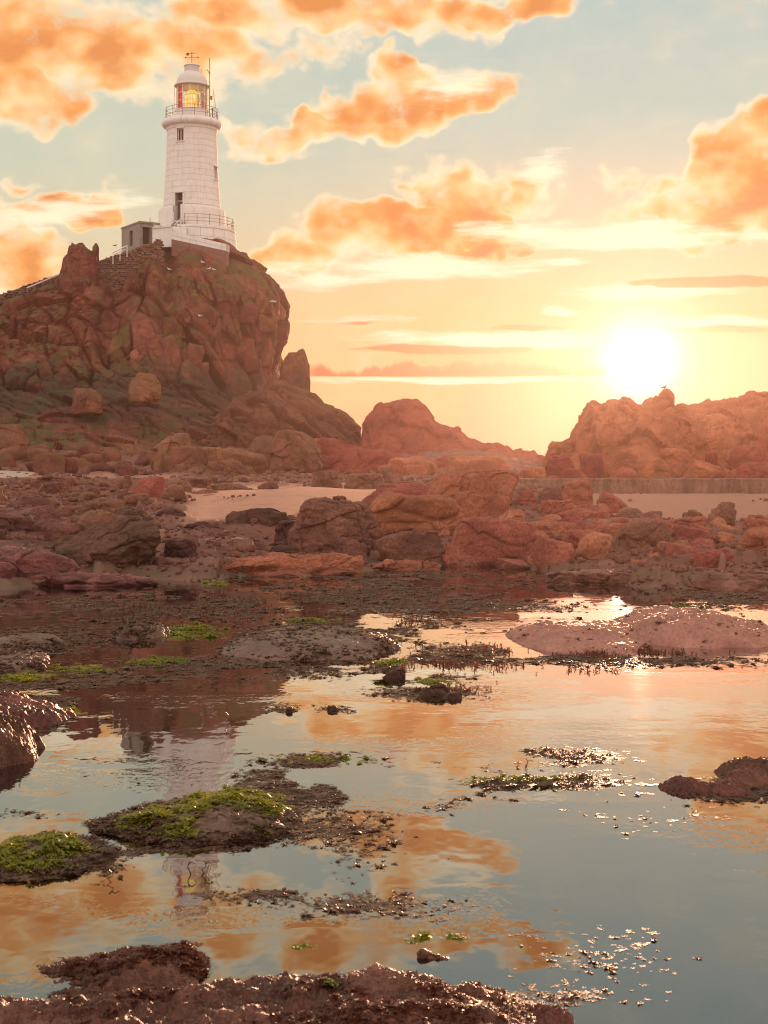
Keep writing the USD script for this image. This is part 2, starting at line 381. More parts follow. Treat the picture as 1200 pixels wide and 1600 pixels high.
# ------------------------------------------------------------------ materials
def granite(name, dark, mid, pale, scale=1.0, lichen=0.0, green=0.0, tide=0.0, bump=0.4, rough=0.82, wet=0.0, barnacle=0.0, vary=0.45, bdist=None):
    g = Nodes()
    dark, mid, pale = ((c[0] * 1.02, c[1] * 0.62, c[2] * 0.53) for c in (dark, mid, pale))
    P = g.add('geometry')
    geo = P.split('.')[0]
    big = g.noise(P, 0.55 * scale, 4.0, 0.6)
    fine = g.noise(P, 9.0 * scale, 6.0, 0.7)
    speck = g.noise(P, 60.0 * scale, 2.0, 0.8)
    c = g.add('rgb_ramp', fac=g.mr(big, 0.32, 0.68), ramp=[(0, dark), (0.5, mid), (1, pale)])
    c = g.mix(g.mr(fine, 0.35, 0.66, 0.0, 0.75), c, tuple(x * 0.45 for x in dark))
    c = g.mix(g.mr(speck, 0.52, 0.75, 0.0, 0.4), c, tuple(min(1, x * 1.5) for x in pale))
    rnd = g.add('object_info')
    c = g.add('hsv', hue=g.m('add', 0.5, g.m('multiply', g.m('subtract', rnd, 0.5), 0.03)), saturation=1.0, value=g.m('add', 1 - vary / 2, g.m('multiply', rnd, vary)), fac=1.0, color=c)
    nz = g.add('separate_xyz', vector=f'{geo}.normal')
    z = g.add('separate_xyz', vector=P)
    if lichen:
        ln = g.noise(P, 0.8 * scale, 7.0, 0.68)
        c = g.mix(g.m('multiply', g.mr(ln, 0.56, 0.68), lichen), c, (0.30, 0.17, 0.035))
        ln2 = g.noise(P, 1.7 * scale, 6.0, 0.7, dist=0.4)
        c = g.mix(g.m('multiply', g.mr(ln2, 0.56, 0.7), lichen * 0.7), c, (0.27, 0.25, 0.20))
    if green:
        gn = g.noise(P, 0.35 * scale, 6.0, 0.66)
        c = g.mix(g.m('multiply', g.m('multiply', g.mr(gn, 0.44, 0.58), g.mr(nz, 0.05, 0.45)), green), c, (0.075, 0.085, 0.018))
    if tide:
        tn = g.m('add', z, g.m('multiply', g.m('subtract', g.noise(P, 0.25, 5.0, 0.65), 0.5), 9.0))
        band = g.m('multiply', g.mr(tn, tide, tide + 2.2, 1, 0), g.mr(tn, tide - 4.5, tide - 1.5, 0.15, 1))
        c = g.mix(g.m('multiply', band, 0.7), c, (0.028, 0.024, 0.016))
        an = g.noise(P, 0.30, 5.0, 0.6)
        c = g.mix(g.m('multiply', g.m('multiply', band, g.mr(an, 0.62, 0.70)), 0.7), c, (0.085, 0.085, 0.012))
    h = g.m('add', g.m('multiply', fine, 1.0), g.m('multiply', speck, 0.35))
    if barnacle:
        vo = g.add('voronoi_texture', feature='f1', dimensions='3D', vector=P, scale=13.0 * scale, randomness=1.0)
        spots = g.m('multiply', g.mr(vo, 0.16, 0.42, 1, 0), g.mr(g.noise(P, 2.6, 5.0, 0.7), 0.42, 0.6))
        c = g.mix(g.m('multiply', spots, barnacle), c, (0.34, 0.27, 0.22))
        h = g.m('add', h, g.m('multiply', spots, 0.5))
    ro = rough
    if wet:
        wl = g.mr(g.m('add', z, g.m('multiply', g.m('subtract', g.noise(P, 3.0, 3.0, 0.6), 0.5), 0.25)), 0.02, 0.16, 1, 0)
        c = g.mix(g.m('multiply', wl, wet * 0.5), c, (0.03, 0.018, 0.012))
        ro = g.m('subtract', rough, g.m('multiply', wl, wet * 0.45))
    b = g.add('bump', height=h, strength=min(1.0, bump * 1.5), distance=bdist or 0.10 / scale)
    s = g.add('principled_bsdf', base_color=c, roughness=ro, normal=b, specular_ior_level=0.35)
    return g.make(name, surface=s)


M = {}
M['cliff'] = granite('cliff_granite', (0.12, 0.06, 0.04), (0.28, 0.145, 0.10), (0.44, 0.25, 0.175), 1.0, lichen=0.6, green=0.75, tide=9.5, bump=0.6)
M['cliff_low'] = granite('weathered_granite', (0.15, 0.085, 0.062), (0.25, 0.14, 0.10), (0.36, 0.21, 0.155), 1.3, lichen=0.3, green=0.3, bump=0.6)
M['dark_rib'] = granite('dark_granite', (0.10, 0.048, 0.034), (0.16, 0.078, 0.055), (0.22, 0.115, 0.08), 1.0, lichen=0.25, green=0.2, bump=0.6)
M['outcrop'] = granite('outcrop_granite', (0.24, 0.09, 0.055), (0.40, 0.155, 0.10), (0.50, 0.23, 0.155), 1.2, lichen=0.3, bump=0.6)
M['boulder'] = granite('shore_boulder', (0.12, 0.075, 0.055), (0.23, 0.145, 0.107), (0.36, 0.24, 0.18), 2.6, bump=0.6, barnacle=0.45, wet=0.8)
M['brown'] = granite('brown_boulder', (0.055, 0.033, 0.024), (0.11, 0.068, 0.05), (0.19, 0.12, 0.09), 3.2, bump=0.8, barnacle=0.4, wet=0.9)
M['pink'] = granite('pink_boulder', (0.24, 0.10, 0.07), (0.40, 0.18, 0.125), (0.52, 0.28, 0.20), 2.4, bump=0.6, barnacle=0.4, wet=0.8)
M['wet'] = granite('wet_rock', (0.06, 0.030, 0.023), (0.18, 0.10, 0.078), (0.40, 0.27, 0.23), 5.0, bump=1.0, rough=0.38, barnacle=0.5, vary=0.05, bdist=0.03)


def ground_material():
    g = Nodes()
    P = g.add('geometry')
    z = g.add('separate_xyz', vector=P)
    sand = g.add('attribute', attribute='sand')
    mud = g.add('attribute', attribute='weed')
    n = g.noise(P, 1.2, 6.0, 0.65)
    f = g.noise(P, 26.0, 5.0, 0.75)
    rock = g.add('rgb_ramp', fac=g.mr(n, 0.3, 0.7), ramp=[(0, (0.10, 0.036, 0.026)), (0.5, (0.19, 0.074, 0.053)), (1, (0.29, 0.13, 0.095))])
    sandc = g.mix(g.mr(f, 0.35, 0.7), (0.58, 0.30, 0.205), (0.42, 0.205, 0.14))
    rip = g.noise(g.add('vector_math', math_type='multiply', vector1=P, vector2=(1.2, 5.0, 1.0)), 1.6, 5.0, 0.65)
    sandc = g.mix(g.mr(rip, 0.48, 0.68, 0, 0.55), sandc, (0.24, 0.12, 0.085))
    c = g.mix(sand, rock, sandc)
    c = g.mix(g.mr(f, 0.45, 0.75, 0, 0.5), c, (0.07, 0.04, 0.03))
    wc = g.mix(g.mr(g.noise(P, 1.9, 5.0, 0.7), 0.45, 0.62), (0.16, 0.085, 0.05), (0.075, 0.07, 0.02))
    c = g.mix(mud, c, g.mix(g.mr(f, 0.35, 0.65), wc, (0.15, 0.075, 0.05)))
    under = g.mr(z, -0.03, 0.01, 1, 0)
    c = g.mix(g.m('multiply', under, 0.85), c, (0.035, 0.024, 0.014))
    wet = g.mr(z, 0.0, 0.12, 1, 0)
    ro = g.m('subtract', 0.92, g.m('multiply', wet, 0.25))
    b = g.add('bump', height=f, strength=0.9, distance=0.035)
    return g.make('foreshore', surface=g.add('principled_bsdf', base_color=c, roughness=ro, normal=b, specular_ior_level=0.4))


def water_material():
    g = Nodes()
    P = g.add('geometry')
    st = g.add('vector_math', math_type='multiply', vector1=P, vector2=(1.0, 0.55, 1.0))
    r1 = g.noise(st, 3.2, 3.0, 0.5)
    r2 = g.noise(st, 22.0, 2.0, 0.5)
    area = g.mr(g.noise(g.add('vector_math', math_type='multiply', vector1=P, vector2=(0.45, 0.9, 1.0)), 1.0, 3.0, 0.6), 0.50, 0.64)
    h = g.m('add', g.m('multiply', r1, 0.10), g.m('multiply', g.m('multiply', r2, 0.10), area))
    b = g.add('bump', height=h, strength=1.0, distance=0.02)
    gl = g.add('glossy_bsdf', color=(1, 1, 1), roughness=0.02, normal=b)
    tr = g.add('transparent_bsdf', color=(0.50, 0.40, 0.27))
    fr = g.m('power', g.add('fresnel', IOR=1.40), 0.68)
    return g.make('pool_water', surface=g.add('mix_closure', fac=fr, closure1=tr, closure2=gl))


M['ground'] = ground_material()
M['water'] = water_material()


def plain(name, color, rough=0.7, vary=0.0, metal=0.0, bump=0.0, scale=6.0, spec=0.4):
    g = Nodes()
    P = g.add('geometry')
    n = g.noise(P, scale, 6.0, 0.65)
    c = g.mix(g.mr(n, 0.35, 0.7, 0.0, vary), tuple(color), tuple(x * 0.55 for x in color))
    kw = {}
    if bump:
        kw['normal'] = g.add('bump', height=n, strength=bump, distance=0.03)
    return g.make(name, surface=g.add('principled_bsdf', base_color=c, roughness=rough, metallic=metal, specular_ior_level=spec, **kw))


def painted_stone():
    g = Nodes()
    P = g.add('geometry')
    n = g.noise(P, 0.8, 6.0, 0.7)
    st = g.add('vector_math', math_type='multiply', vector1=P, vector2=(3.0, 3.0, 0.35))
    streak = g.noise(st, 1.0, 6.0, 0.7)
    c = g.mix(g.mr(n, 0.5, 0.72, 0.0, 0.3), (0.76, 0.755, 0.74), (0.58, 0.54, 0.48))
    c = g.mix(g.mr(streak, 0.50, 0.72, 0.0, 0.5), c, (0.50, 0.42, 0.33))
    rnd = g.add('object_info')
    c = g.add('hsv', hue=0.5, saturation=1.0, fac=1.0, value=g.m('add', 0.94, g.m('multiply', rnd, 0.06)), color=c)
    return g.make('painted_stone', surface=g.add('principled_bsdf', base_color=c, roughness=0.7))


M['white'] = painted_stone()
M['joint'] = plain('joint_mortar', (0.50, 0.46, 0.42), 0.9)
M['metalwhite'] = plain('white_metal', (0.76, 0.74, 0.71), 0.5, 0.15)
M['dome'] = plain('dome_metal', (0.66, 0.63, 0.60), 0.5, 0.15)
M['dark'] = plain('dark_opening', (0.035, 0.028, 0.02), 0.5)
M['door'] = plain('door_paint', (0.10, 0.085, 0.05), 0.5, 0.2)
M['iron'] = plain('dark_iron', (0.09, 0.06, 0.05), 0.55)
M['rust'] = plain('rusty_rail', (0.30, 0.17, 0.11), 0.6, 0.3)
g = Nodes()
M['redpanel'] = g.make('red_screen', surface=g.add('mix_closure', fac=0.75, closure1=g.add('diffuse_bsdf', color=(0.6, 0.02, 0.10)), closure2=g.add('translucent_bsdf', color=(0.85, 0.03, 0.17))))
M['concrete'] = plain('grey_concrete', (0.27, 0.245, 0.21), 0.9, 0.5, scale=2.0, bump=0.3)
g = Nodes()
P = g.add('geometry')
stv = g.add('vector_math', math_type='multiply', vector1=P, vector2=(2.6, 2.6, 0.5))
n1 = g.noise(stv, 1.0, 6.0, 0.7)
n2 = g.noise(P, 6.0, 6.0, 0.7)
c = g.mix(g.mr(n1, 0.36, 0.64), (0.12, 0.06, 0.04), (0.29, 0.16, 0.11))
c = g.mix(g.mr(n2, 0.45, 0.7, 0, 0.7), c, (0.10, 0.055, 0.04))
M['seawall'] = g.make('wall_concrete', surface=g.add('principled_bsdf', base_color=c, roughness=0.9, normal=g.add('bump', height=n2, strength=0.9, distance=0.05)))
M['slab'] = plain('pale_slab', (0.52, 0.40, 0.32), 0.9, 0.2, scale=1.0)
M['redstone'] = plain('red_masonry', (0.24, 0.125, 0.095), 0.9, 0.6, scale=2.0, bump=0.4)
M['gullwhite'] = plain('white_feathers', (0.75, 0.74, 0.72), 0.8)
M['gullgrey'] = plain('grey_feathers', (0.16, 0.13, 0.12), 0.8)


def pane_material():
    g = Nodes()
    fr = g.add('fresnel', IOR=1.5)
    return g.make('lantern_glass', surface=g.add('mix_closure', fac=fr, closure1=g.add('transparent_bsdf', color=(0.93, 0.93, 0.90)), closure2=g.add('glossy_bsdf', color=(1, 1, 1), roughness=0.02)))


def lamp_material():
    g = Nodes()
    P = g.add('geometry')
    n = g.noise(g.add('vector_math', math_type='multiply', vector1=P, vector2=(5.0, 5.0, 1.6)), 1.0, 4.0, 0.7)
    c = g.add('rgb_ramp', fac=g.mr(n, 0.35, 0.68), ramp=[(0, (0.85, 0.28, 0.03)), (0.5, (1.0, 0.52, 0.09)), (1, (1.0, 0.86, 0.42))])
    return g.make('lit_lens', surface=g.add('emission', color=c, strength=1.15))


M['pane'] = pane_material()
M['lamp'] = lamp_material()


def weed_material(name, a, b, rough=0.35):
    g = Nodes()
    P = g.add('geometry')
    n = g.noise(P, 30.0, 4.0, 0.7)
    big = g.noise(P, 2.0, 4.0, 0.7)
    c = g.mix(g.mr(g.m('add', g.m('multiply', n, 0.5), g.m('multiply', big, 0.5)), 0.38, 0.62), tuple(a), tuple(b))
    p = g.add('principled_bsdf', base_color=c, roughness=rough, specular_ior_level=0.6)
    t = g.add('translucent_bsdf', color=g.add('hsv', hue=0.5, saturation=1.1, value=1.5, fac=1.0, color=c))
    return g.make(name, surface=g.add('mix_closure', fac=0.42, closure1=p, closure2=t))


M['scum'] = weed_material('floating_weed', (0.085, 0.042, 0.022), (0.20, 0.11, 0.065), 0.42)
M['green'] = weed_material('green_algae', (0.12, 0.14, 0.010), (0.34, 0.32, 0.03), 0.45)
M['redweed'] = weed_material('red_seaweed', (0.09, 0.022, 0.012), (0.20, 0.06, 0.03))

# ------------------------------------------------------------------ foreshore, pool, sea
SHORE_X = [-40, -8, -4.9, -3.9, -2.6, -1.7, -0.4, 1.05, 2.2, 2.7, 3.4, 4.9, 9, 40]
SHORE_Y = [20, 19.5, 19.7, 22.3, 21.2, 23.0, 23.4, 25.2, 25.2, 22.4, 20.3, 19.7, 19.0, 20]
PROF_Y = [0, 1, 3, 7, 12, 18, 26, 36, 48, 62, 74, 84, 96, 110, 130, 150, 185, 230, 400, 2000]
PROF_L = [0.0, 0.05, 0.16, 0.35, 0.52, 0.66, 0.84, 0.98, 1.12, 1.3, 1.6, 2.2, 3.0, 3.6, 4.0, 3.5, 1.0, -2.6, -4, -5]
PROF_R = [0.0, 0.05, 0.14, 0.24, 0.34, 0.40, 0.46, 0.50, 0.55, 0.60, 0.9, 1.5, 1.9, 2.3, 2.4, 2.0, 0.2, -2.6, -4, -5]


def smooth(a, b, x):
    t = np.clip((np.asarray(x, float) - a) / (b - a), 0, 1)
    return t * t * (3 - 2 * t)


def ground_base(x, y):
    x, y = np.asarray(x, float), np.asarray(y, float)
    t = y - np.interp(x, SHORE_X, SHORE_Y)
    left = np.interp(t, PROF_Y, PROF_L)
    right = np.interp(t, PROF_Y, PROF_R)
    w = smooth(0.055, 0.115, x / np.maximum(y, 5))
    land = left * (1 - w) + right * w
    bed = -0.04 - 0.13 * smooth(0, 5, -t)
    z = np.where(t > 0, land - 0.04 * np.exp(-t), bed)
    z -= 0.42 * np.exp(-(((x + 1.6) / 1.5) ** 2 + ((y - 29.3) / 1.6) ** 2) ** 2)      # the little pool behind the ledge
    z += 0.34 * np.exp(-((x + 2.2) / 2.6) ** 2 - ((y - 44) / 9.0) ** 2)                # the sand bank's swell
    return z


def sand_mask(x, y):
    px = CX + FPX * x / np.maximum(y, 1)
    m = smooth(255, 330, px) * smooth(640, 560, px) * smooth(30.5, 34, y) * smooth(66, 56, y)
    m = np.maximum(m, smooth(840, 960, px) * smooth(31, 40, y) * smooth(78, 74, y))
    m = np.maximum(m, smooth(330, 240, px) * smooth(66, 78, y) * smooth(88, 84, y) * 0.9)
    return m


def ground_height(x, y):
    p = np.stack([x, y, np.zeros_like(x)], -1)
    t = y - np.interp(x, SHORE_X, SHORE_Y)
    rocky = (1 - sand_mask(x, y)) * smooth(-0.4, 0.8, t) * smooth(170, 120, y)
    near = smooth(12, 0, t)
    z = ground_base(x, y) + 0.03 * (fbm(p * 0.9, 4, 3) - 0.5) * smooth(-3, 2, t)
    z += rocky * (0.16 * (ridged(p * np.array([0.45, 0.3, 1]), 5, 11) - 0.62) * (1 - 0.4 * near) + 0.07 * (fbm(p * 2.6, 4, 5) - 0.5)) * (1 + 1.5 * smooth(30, 90, y))
    d1, d2, rid, slope = worley(np.stack([x * 0.55 + y * 0.1, y * 0.42, 0 * x + .5], -1).reshape(-1, 3) + 0.5 * fbm((p * 0.5).reshape(-1, 3), 3, 31)[:, None], 44)
    lump = (0.22 * rid * np.clip(1.25 - 1.5 * d1, 0, 1) ** 0.5 + 0.42 * slope).reshape(x.shape)
    near_ = smooth(-0.1, 0.8, t)
    d1b, d2b, ridb, slb = worley(np.stack([x * 1.5 + 3, y * 1.1, 0 * x + .5], -1).reshape(-1, 3) + 0.6 * fbm((p * 1.3).reshape(-1, 3), 3, 33)[:, None], 47)
    lump = lump + (0.05 * ridb * np.clip(1.2 - 1.8 * d1b, 0, 1) ** 0.6 + 0.10 * slb).reshape(x.shape)
    z += rocky * lump * near_
    z += 0.05 * sand_mask(x, y) * (fbm(p * np.array([0.8, 1.8, 1]), 5, 8) - 0.5)
    z += np.where(t < 0, 0.05 * (fbm(p * 0.7, 5, 21) - 0.52), 0.0)
    return z


def build_ground():
    py = np.linspace(1720, 800, 430)
    ys = np.concatenate([[-240, -60, -12, -3, 0.5, 2.2], 3600 / (py - HZ), np.geomspace(63.5, 240, 190)[1:], [280, 340, 420, 505]])
    k = np.concatenate([[-2.08, -1.6, -1.0, -0.62, -0.46], np.linspace(-0.36, 0.36, 560), [0.46, 0.62, 1.0, 1.6, 2.08]])
    Yg, Kg = np.meshgrid(ys, k, indexing='ij')
    fan = np.clip(np.abs(Yg), 6, 200)
    X = Kg * fan
    Z = ground_height(X, Yg)
    far = np.abs(X) > 220
    Z = np.where(far, np.minimum(Z, -4), Z)
    v = np.stack([X, Yg, Z], -1).reshape(-1, 3)
    f = grid_faces(len(ys), len(k))
    p = put('foreshore', (v, f[:, ::1]), M['ground'], smooth=True, kind='structure')
    api = UsdGeom.PrimvarsAPI(UsdGeom.Mesh(p))
    api.CreatePrimvar('sand', Sdf.ValueTypeNames.FloatArray, 'vertex').Set(Vt.FloatArray.FromNumpy(sand_mask(v[:, 0], v[:, 1]).astype(np.float32)))
    t = v[:, 1] - np.interp(v[:, 0], SHORE_X, SHORE_Y)
    weed = smooth(3.0, 0.2, t) * 0.8
    api.CreatePrimvar('weed', Sdf.ValueTypeNames.FloatArray, 'vertex').Set(Vt.FloatArray.FromNumpy(weed.astype(np.float32)))


build_ground()
put('pool_water', (np.array([[-30, -6, 0], [30, -6, 0], [30, 33, 0], [-30, 33, 0.0]]), np.array([[0, 1, 2], [0, 2, 3]])), M['water'], kind='structure')
g = Nodes()
sp = g.add('geometry')
M['sea'] = g.make('sea_water', surface=g.add('principled_bsdf', base_color=(0.03, 0.045, 0.045), roughness=0.16, ior=1.33,
                  normal=g.add('bump', height=g.noise(sp, 0.25, 5.0, 0.6), strength=0.6, distance=0.6)))
put('sea', (np.array([[-420, 200, -1.4], [420, 200, -1.4], [420, 510, -1.4], [-420, 510, -1.4],
                      [-420, -250, -1.4], [-160, -250, -1.4], [-160, 200, -1.4], [160, 200, -1.4], [160, -250, -1.4], [420, -250, -1.4]]),
            np.array([[0, 1, 2], [0, 2, 3], [4, 5, 6], [4, 6, 0], [7, 8, 9], [7, 9, 1]])), M['sea'], kind='structure')

# ------------------------------------------------------------------ headland
SP = 155.0 / FPX                # metres per photograph pixel at the lighthouse


def pz(py, D=155.0):
    return EYE + (HZ - py) * D / FPX


def pxx(px, D=155.0):
    return (px - CX) * D / FPX


headland = thing('headland', 'steep reddish granite headland carrying the white lighthouse', None, (-22, 150, 0), kind='structure')
HL_Z = [-2.0, 3.5, 6.0, 9.0, 12.0, 14.6, 16.5, 18.5, 20.3, 22.2, 23.6, 24.6]
HL_XL = [-75, -72, -69, -65, -60, -52, -45, -37.5, -32.5, -27.5, -24.5, -23.0]
HL_XR = [0.0, -4.0, -7.6, -10.4, -11.6, -10.9, -10.6, -10.9, -11.9, -13.6, -14.6, -15.2]
HL_YF = [119, 124, 128, 132.5, 136, 139, 141, 143, 144.5, 146.5, 148.2, 149.5]
HL_YB = [205, 200, 192, 184, 180, 177, 175, 173, 171, 168, 166, 165]


def headland_points(th, z):
    xl, xr, yf, yb = (np.interp(z, HL_Z, t) for t in (HL_XL, HL_XR, HL_YF, HL_YB))
    c, s = np.cos(th), np.sin(th)
    e = 2 / 2.7
    x = (xl + xr) / 2 + (xr - xl) / 2 * np.sign(c) * np.abs(c) ** e
    y = (yf + yb) / 2 + (yb - yf) / 2 * np.sign(s) * np.abs(s) ** e
    return np.stack([x, y, z], -1)


def headland_displace(p, n):
    q = p
    w = smooth(25.2, 23.8, p[:, 2])
    low = smooth(11, 7, p[:, 2])
    d = 3.6 * (fbm(q * np.array([0.085, 0.085, 0.05]), 3, 4) - 0.5)
    slab = 1 - 0.75 * np.clip((noise(q * np.array([0.11, 0.11, 0.10]) + 5.5, 90) - 0.42) * 4, 0, 1)
    vert = joints(q, (4.6, 4.6, 7.5), 31, 1.0, 0.25, 1.15, 0.08, 0.6, (0.25, 0.15)) + slab * joints(q, (2.1, 2.1, 2.9), 32, 0.45, 0.1, 0.5, 0.08, 0.6, (0.2, 0.3)) + slab * joints(q, (0.9, 0.9, 1.1), 33, 0.17, 0.03, 0.16, 0.09, 0.5)
    ledge = joints(q, (5.0, 5.0, 1.7), 35, 0.75, 0.1, 0.4, 0.08, 0.6, (0.1, 0.3)) + joints(q, (2.0, 2.0, 0.7), 36, 0.32, 0.05, 0.2, 0.08, 0.6, (0.1, 0.3))
    d = d + vert * (1 - low) + ledge * low
    d = d + 0.16 * (fbm(q * 1.5, 4, 6) - 0.5)
    # gullies on the left face and beside the stack
    px = CX + FPX * p[:, 0] / p[:, 1]
    d = d - 2.2 * np.exp(-((px - 170 + 2.2 * (14 - p[:, 2])) / 28) ** 2) * smooth(9, 13, p[:, 2]) - 1.6 * np.exp(-((px - 262) / 14) ** 2) * smooth(12, 16, p[:, 2])
    d = d + 1.3 * np.exp(-((px - 385) / 45) ** 2 - ((p[:, 2] - 18.5) / 3.6) ** 2) + 0.9 * np.exp(-((px - 215) / 22) ** 2 - ((p[:, 2] - 16.5) / 2.6) ** 2)
    return p + n * (d * w)[:, None] * np.array([1, 1, 0.55])


def build_headland():
    th = np.concatenate([np.linspace(math.pi * 0.96, math.pi * 2.06, 900), np.linspace(math.pi * 2.06, math.pi * 2.96, 90)[1:-1]])
    z = np.concatenate([np.linspace(-2, 2, 24)[:-1], np.linspace(2, 24.6, 270)])
    T, Zg = np.meshgrid(th, z)
    # even spacing along the front
    v = headland_points(T, Zg).reshape(-1, 3)
    f = grid_faces(len(z), len(th), True)
    v = headland_displace(v, normals_of(v, f))
    c = len(v)
    v = np.vstack([v, [[-22, 157, 24.5]]])
    last = (len(z) - 1) * len(th)
    j = np.arange(len(th))
    f = np.vstack([f, np.stack([last + j, last + (j + 1) % len(th), np.full(len(th), c)], 1)])
    put('rock_face', (v, f), M['cliff'], headland, smooth=35)
    # separate blocks that stand proud of the face
    r = np.random.default_rng(77)
    nv = normals_of(v, f)
    front = np.where((nv[:, 1] < -0.25) & (v[:, 2] > 2.5) & (v[:, 2] < 20.5))[0]
    for k in range(80):
        i = r.choice(front)
        px = CX + FPX * v[i, 0] / v[i, 1]
        if px < -30:
            continue
        low = v[i, 2] < 10
        w = r.uniform(1.0, 2.6) * (1.25 if low else 1.0)
        h = w * (r.uniform(0.4, 0.75) if low else r.uniform(0.9, 1.7))
        p, fc = rock_shape(900 + k, w, w * 0.9, h, 3, sharp=12, planes=11, rough=0.035, tilt=r.uniform(-.3, .3))
        a = r.uniform(-0.6, 0.6)
        p = p @ np.array([[math.cos(a), math.sin(a), 0], [-math.sin(a), math.cos(a), 0], [0, 0, 1]])
        put('rock_block', (p + v[i] + np.array([0, 0.36 * w, -h * 0.5]), fc), M['cliff'], headland, smooth=40)


build_headland()


def ridge(name, prof, Y, front, back, base, mat, seed, label, category='rock outcrop', group=None, size=2.2, amp=0.35, crack=0.3, pw=2.6, res=0.16, lean=0.0, tilt=(0.2, 0.2), rough=1.0, parent=None, kind=None, ledge=1.0):
    """A rocky mass: its skyline (photograph pixels, seen at distance Y) is the crest of a rounded body that stands front metres this side of the crest and back metres behind."""
    pr = np.array([at(a, b, Y) for a, b in prof])
    xs = np.arange(pr[0, 0], pr[-1, 0] + res, res)
    zc = np.interp(xs, pr[:, 0], pr[:, 2])
    nt = int((front + back + 2 * (zc.max() - base)) / res * 0.8)
    t = np.linspace(-1, 1, nt)
    t = np.sign(t) * np.abs(t) ** 0.8
    e = 1 - np.abs(t) ** pw
    S, T = np.meshgrid(np.arange(len(xs)), t, indexing='ij')
    w = np.clip((zc - base) / max(zc.max() - base, .1), 0.05, 1) ** 0.5
    w = w * np.minimum(1, np.sqrt(np.minimum(xs - xs[0], xs[-1] - xs) / 1.2 + 0.02))
    v = np.stack([xs[S] + lean * (zc[S] - base) * 0, np.where(T < 0, Y + T * front * w[S], Y + T * back * w[S]), base + (zc[S] - base) * np.broadcast_to(np.maximum(e, 0) ** 0.75, S.shape)], -1).reshape(-1, 3)
    f = grid_faces(len(xs), nt)[:, ::-1]
    n = normals_of(v, f)
    q = v + seed * 13.7
    sz = np.array([size, size, size * 1.3])
    d = joints(q, sz, seed, amp, amp * .25, crack, 0.07, 0.6, tilt) + joints(q, sz * 0.42, seed + 1, amp * .45, amp * .1, crack * .45, 0.07, 0.6, tilt) + joints(q, sz * 0.17, seed + 2, amp * .16, 0.0, crack * .12, 0.08, 0.5, tilt) + rough * 0.22 * size * (fbm(q * 0.9 / size * 2, 4, seed) - 0.5) + 0.05 * rough * (fbm(q * 5, 3, seed + 4) - 0.5)
    v = v + n * d[:, None]
    if ledge != 1.0:
        v[:, 2] = v[:, 2]
    return put(name, (v, f), mat, parent, smooth=40, label=label, category=category, group=group, kind=kind)


ridge('rock_pinnacle', [(88, 470), (94, 425), (101, 402), (108, 396), (113, 379), (122, 382), (130, 381), (137, 388), (146, 392), (149, 382), (153, 380), (155, 398), (160, 440), (165, 480)], 146, 2.4, 2.0, 15.5, M['cliff'], 41,
      'jagged rock pinnacle with a notched top on the slope left of the lighthouse', 'rock pinnacle', size=1.6, amp=0.16, crack=0.16, pw=3.5, res=0.09, rough=0.5)
ridge('rock_pinnacle', [(434, 640), (437, 575), (444, 560), (452, 551), (464, 549), (467, 544), (475, 543), (479, 552), (481, 564), (487, 575), (490, 598), (488, 612), (486, 640)], 141, 2.2, 2.0, 7.5, M['cliff'], 43,
      'detached rock pinnacle with a square head beside the cliff foot', 'rock pinnacle', size=1.8, amp=0.12, crack=0.16, pw=3.5, res=0.09, rough=0.4)
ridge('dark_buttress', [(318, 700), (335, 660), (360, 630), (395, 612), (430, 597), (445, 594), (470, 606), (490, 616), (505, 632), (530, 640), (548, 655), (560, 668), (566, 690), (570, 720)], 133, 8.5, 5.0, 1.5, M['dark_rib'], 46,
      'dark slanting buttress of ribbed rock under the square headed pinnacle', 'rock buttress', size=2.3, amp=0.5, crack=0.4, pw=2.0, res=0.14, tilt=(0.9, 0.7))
ridge('rock_outcrop', [(556, 735), (566, 658), (580, 646), (592, 634), (606, 628), (632, 624), (652, 626), (664, 634), (672, 652), (690, 664), (705, 668), (735, 684), (765, 692), (785, 697), (800, 703), (828, 706), (850, 714), (875, 735)], 128, 8.0, 6.0, 1.2, M['outcrop'], 48,
      'rounded rock outcrop with a long tail between the cliff and the sunlit gap', size=2.4, amp=0.35, crack=0.3, pw=2.2, res=0.14, rough=0.6)
ridge('rock_outcrop', [(846, 742), (855, 700), (866, 688), (880, 690), (890, 684), (896, 672), (906, 662), (912, 646), (915, 630), (925, 628), (936, 634), (948, 625), (966, 622), (985, 624), (994, 633), (1010, 632), (1022, 616), (1034, 608), (1041, 611), (1044, 628), (1052, 637), (1075, 636), (1100, 632), (1118, 630), (1140, 628), (1143, 625), (1150, 629), (1172, 618), (1200, 616), (1240, 622), (1300, 612), (1370, 640), (1420, 700)], 112, 7.0, 7.0, 0.8, M['outcrop'], 52,
      'long jagged rock outcrop with a pointed tip right under the low sun', size=2.6, amp=0.40, crack=0.32, pw=2.6, res=0.13, rough=0.6)

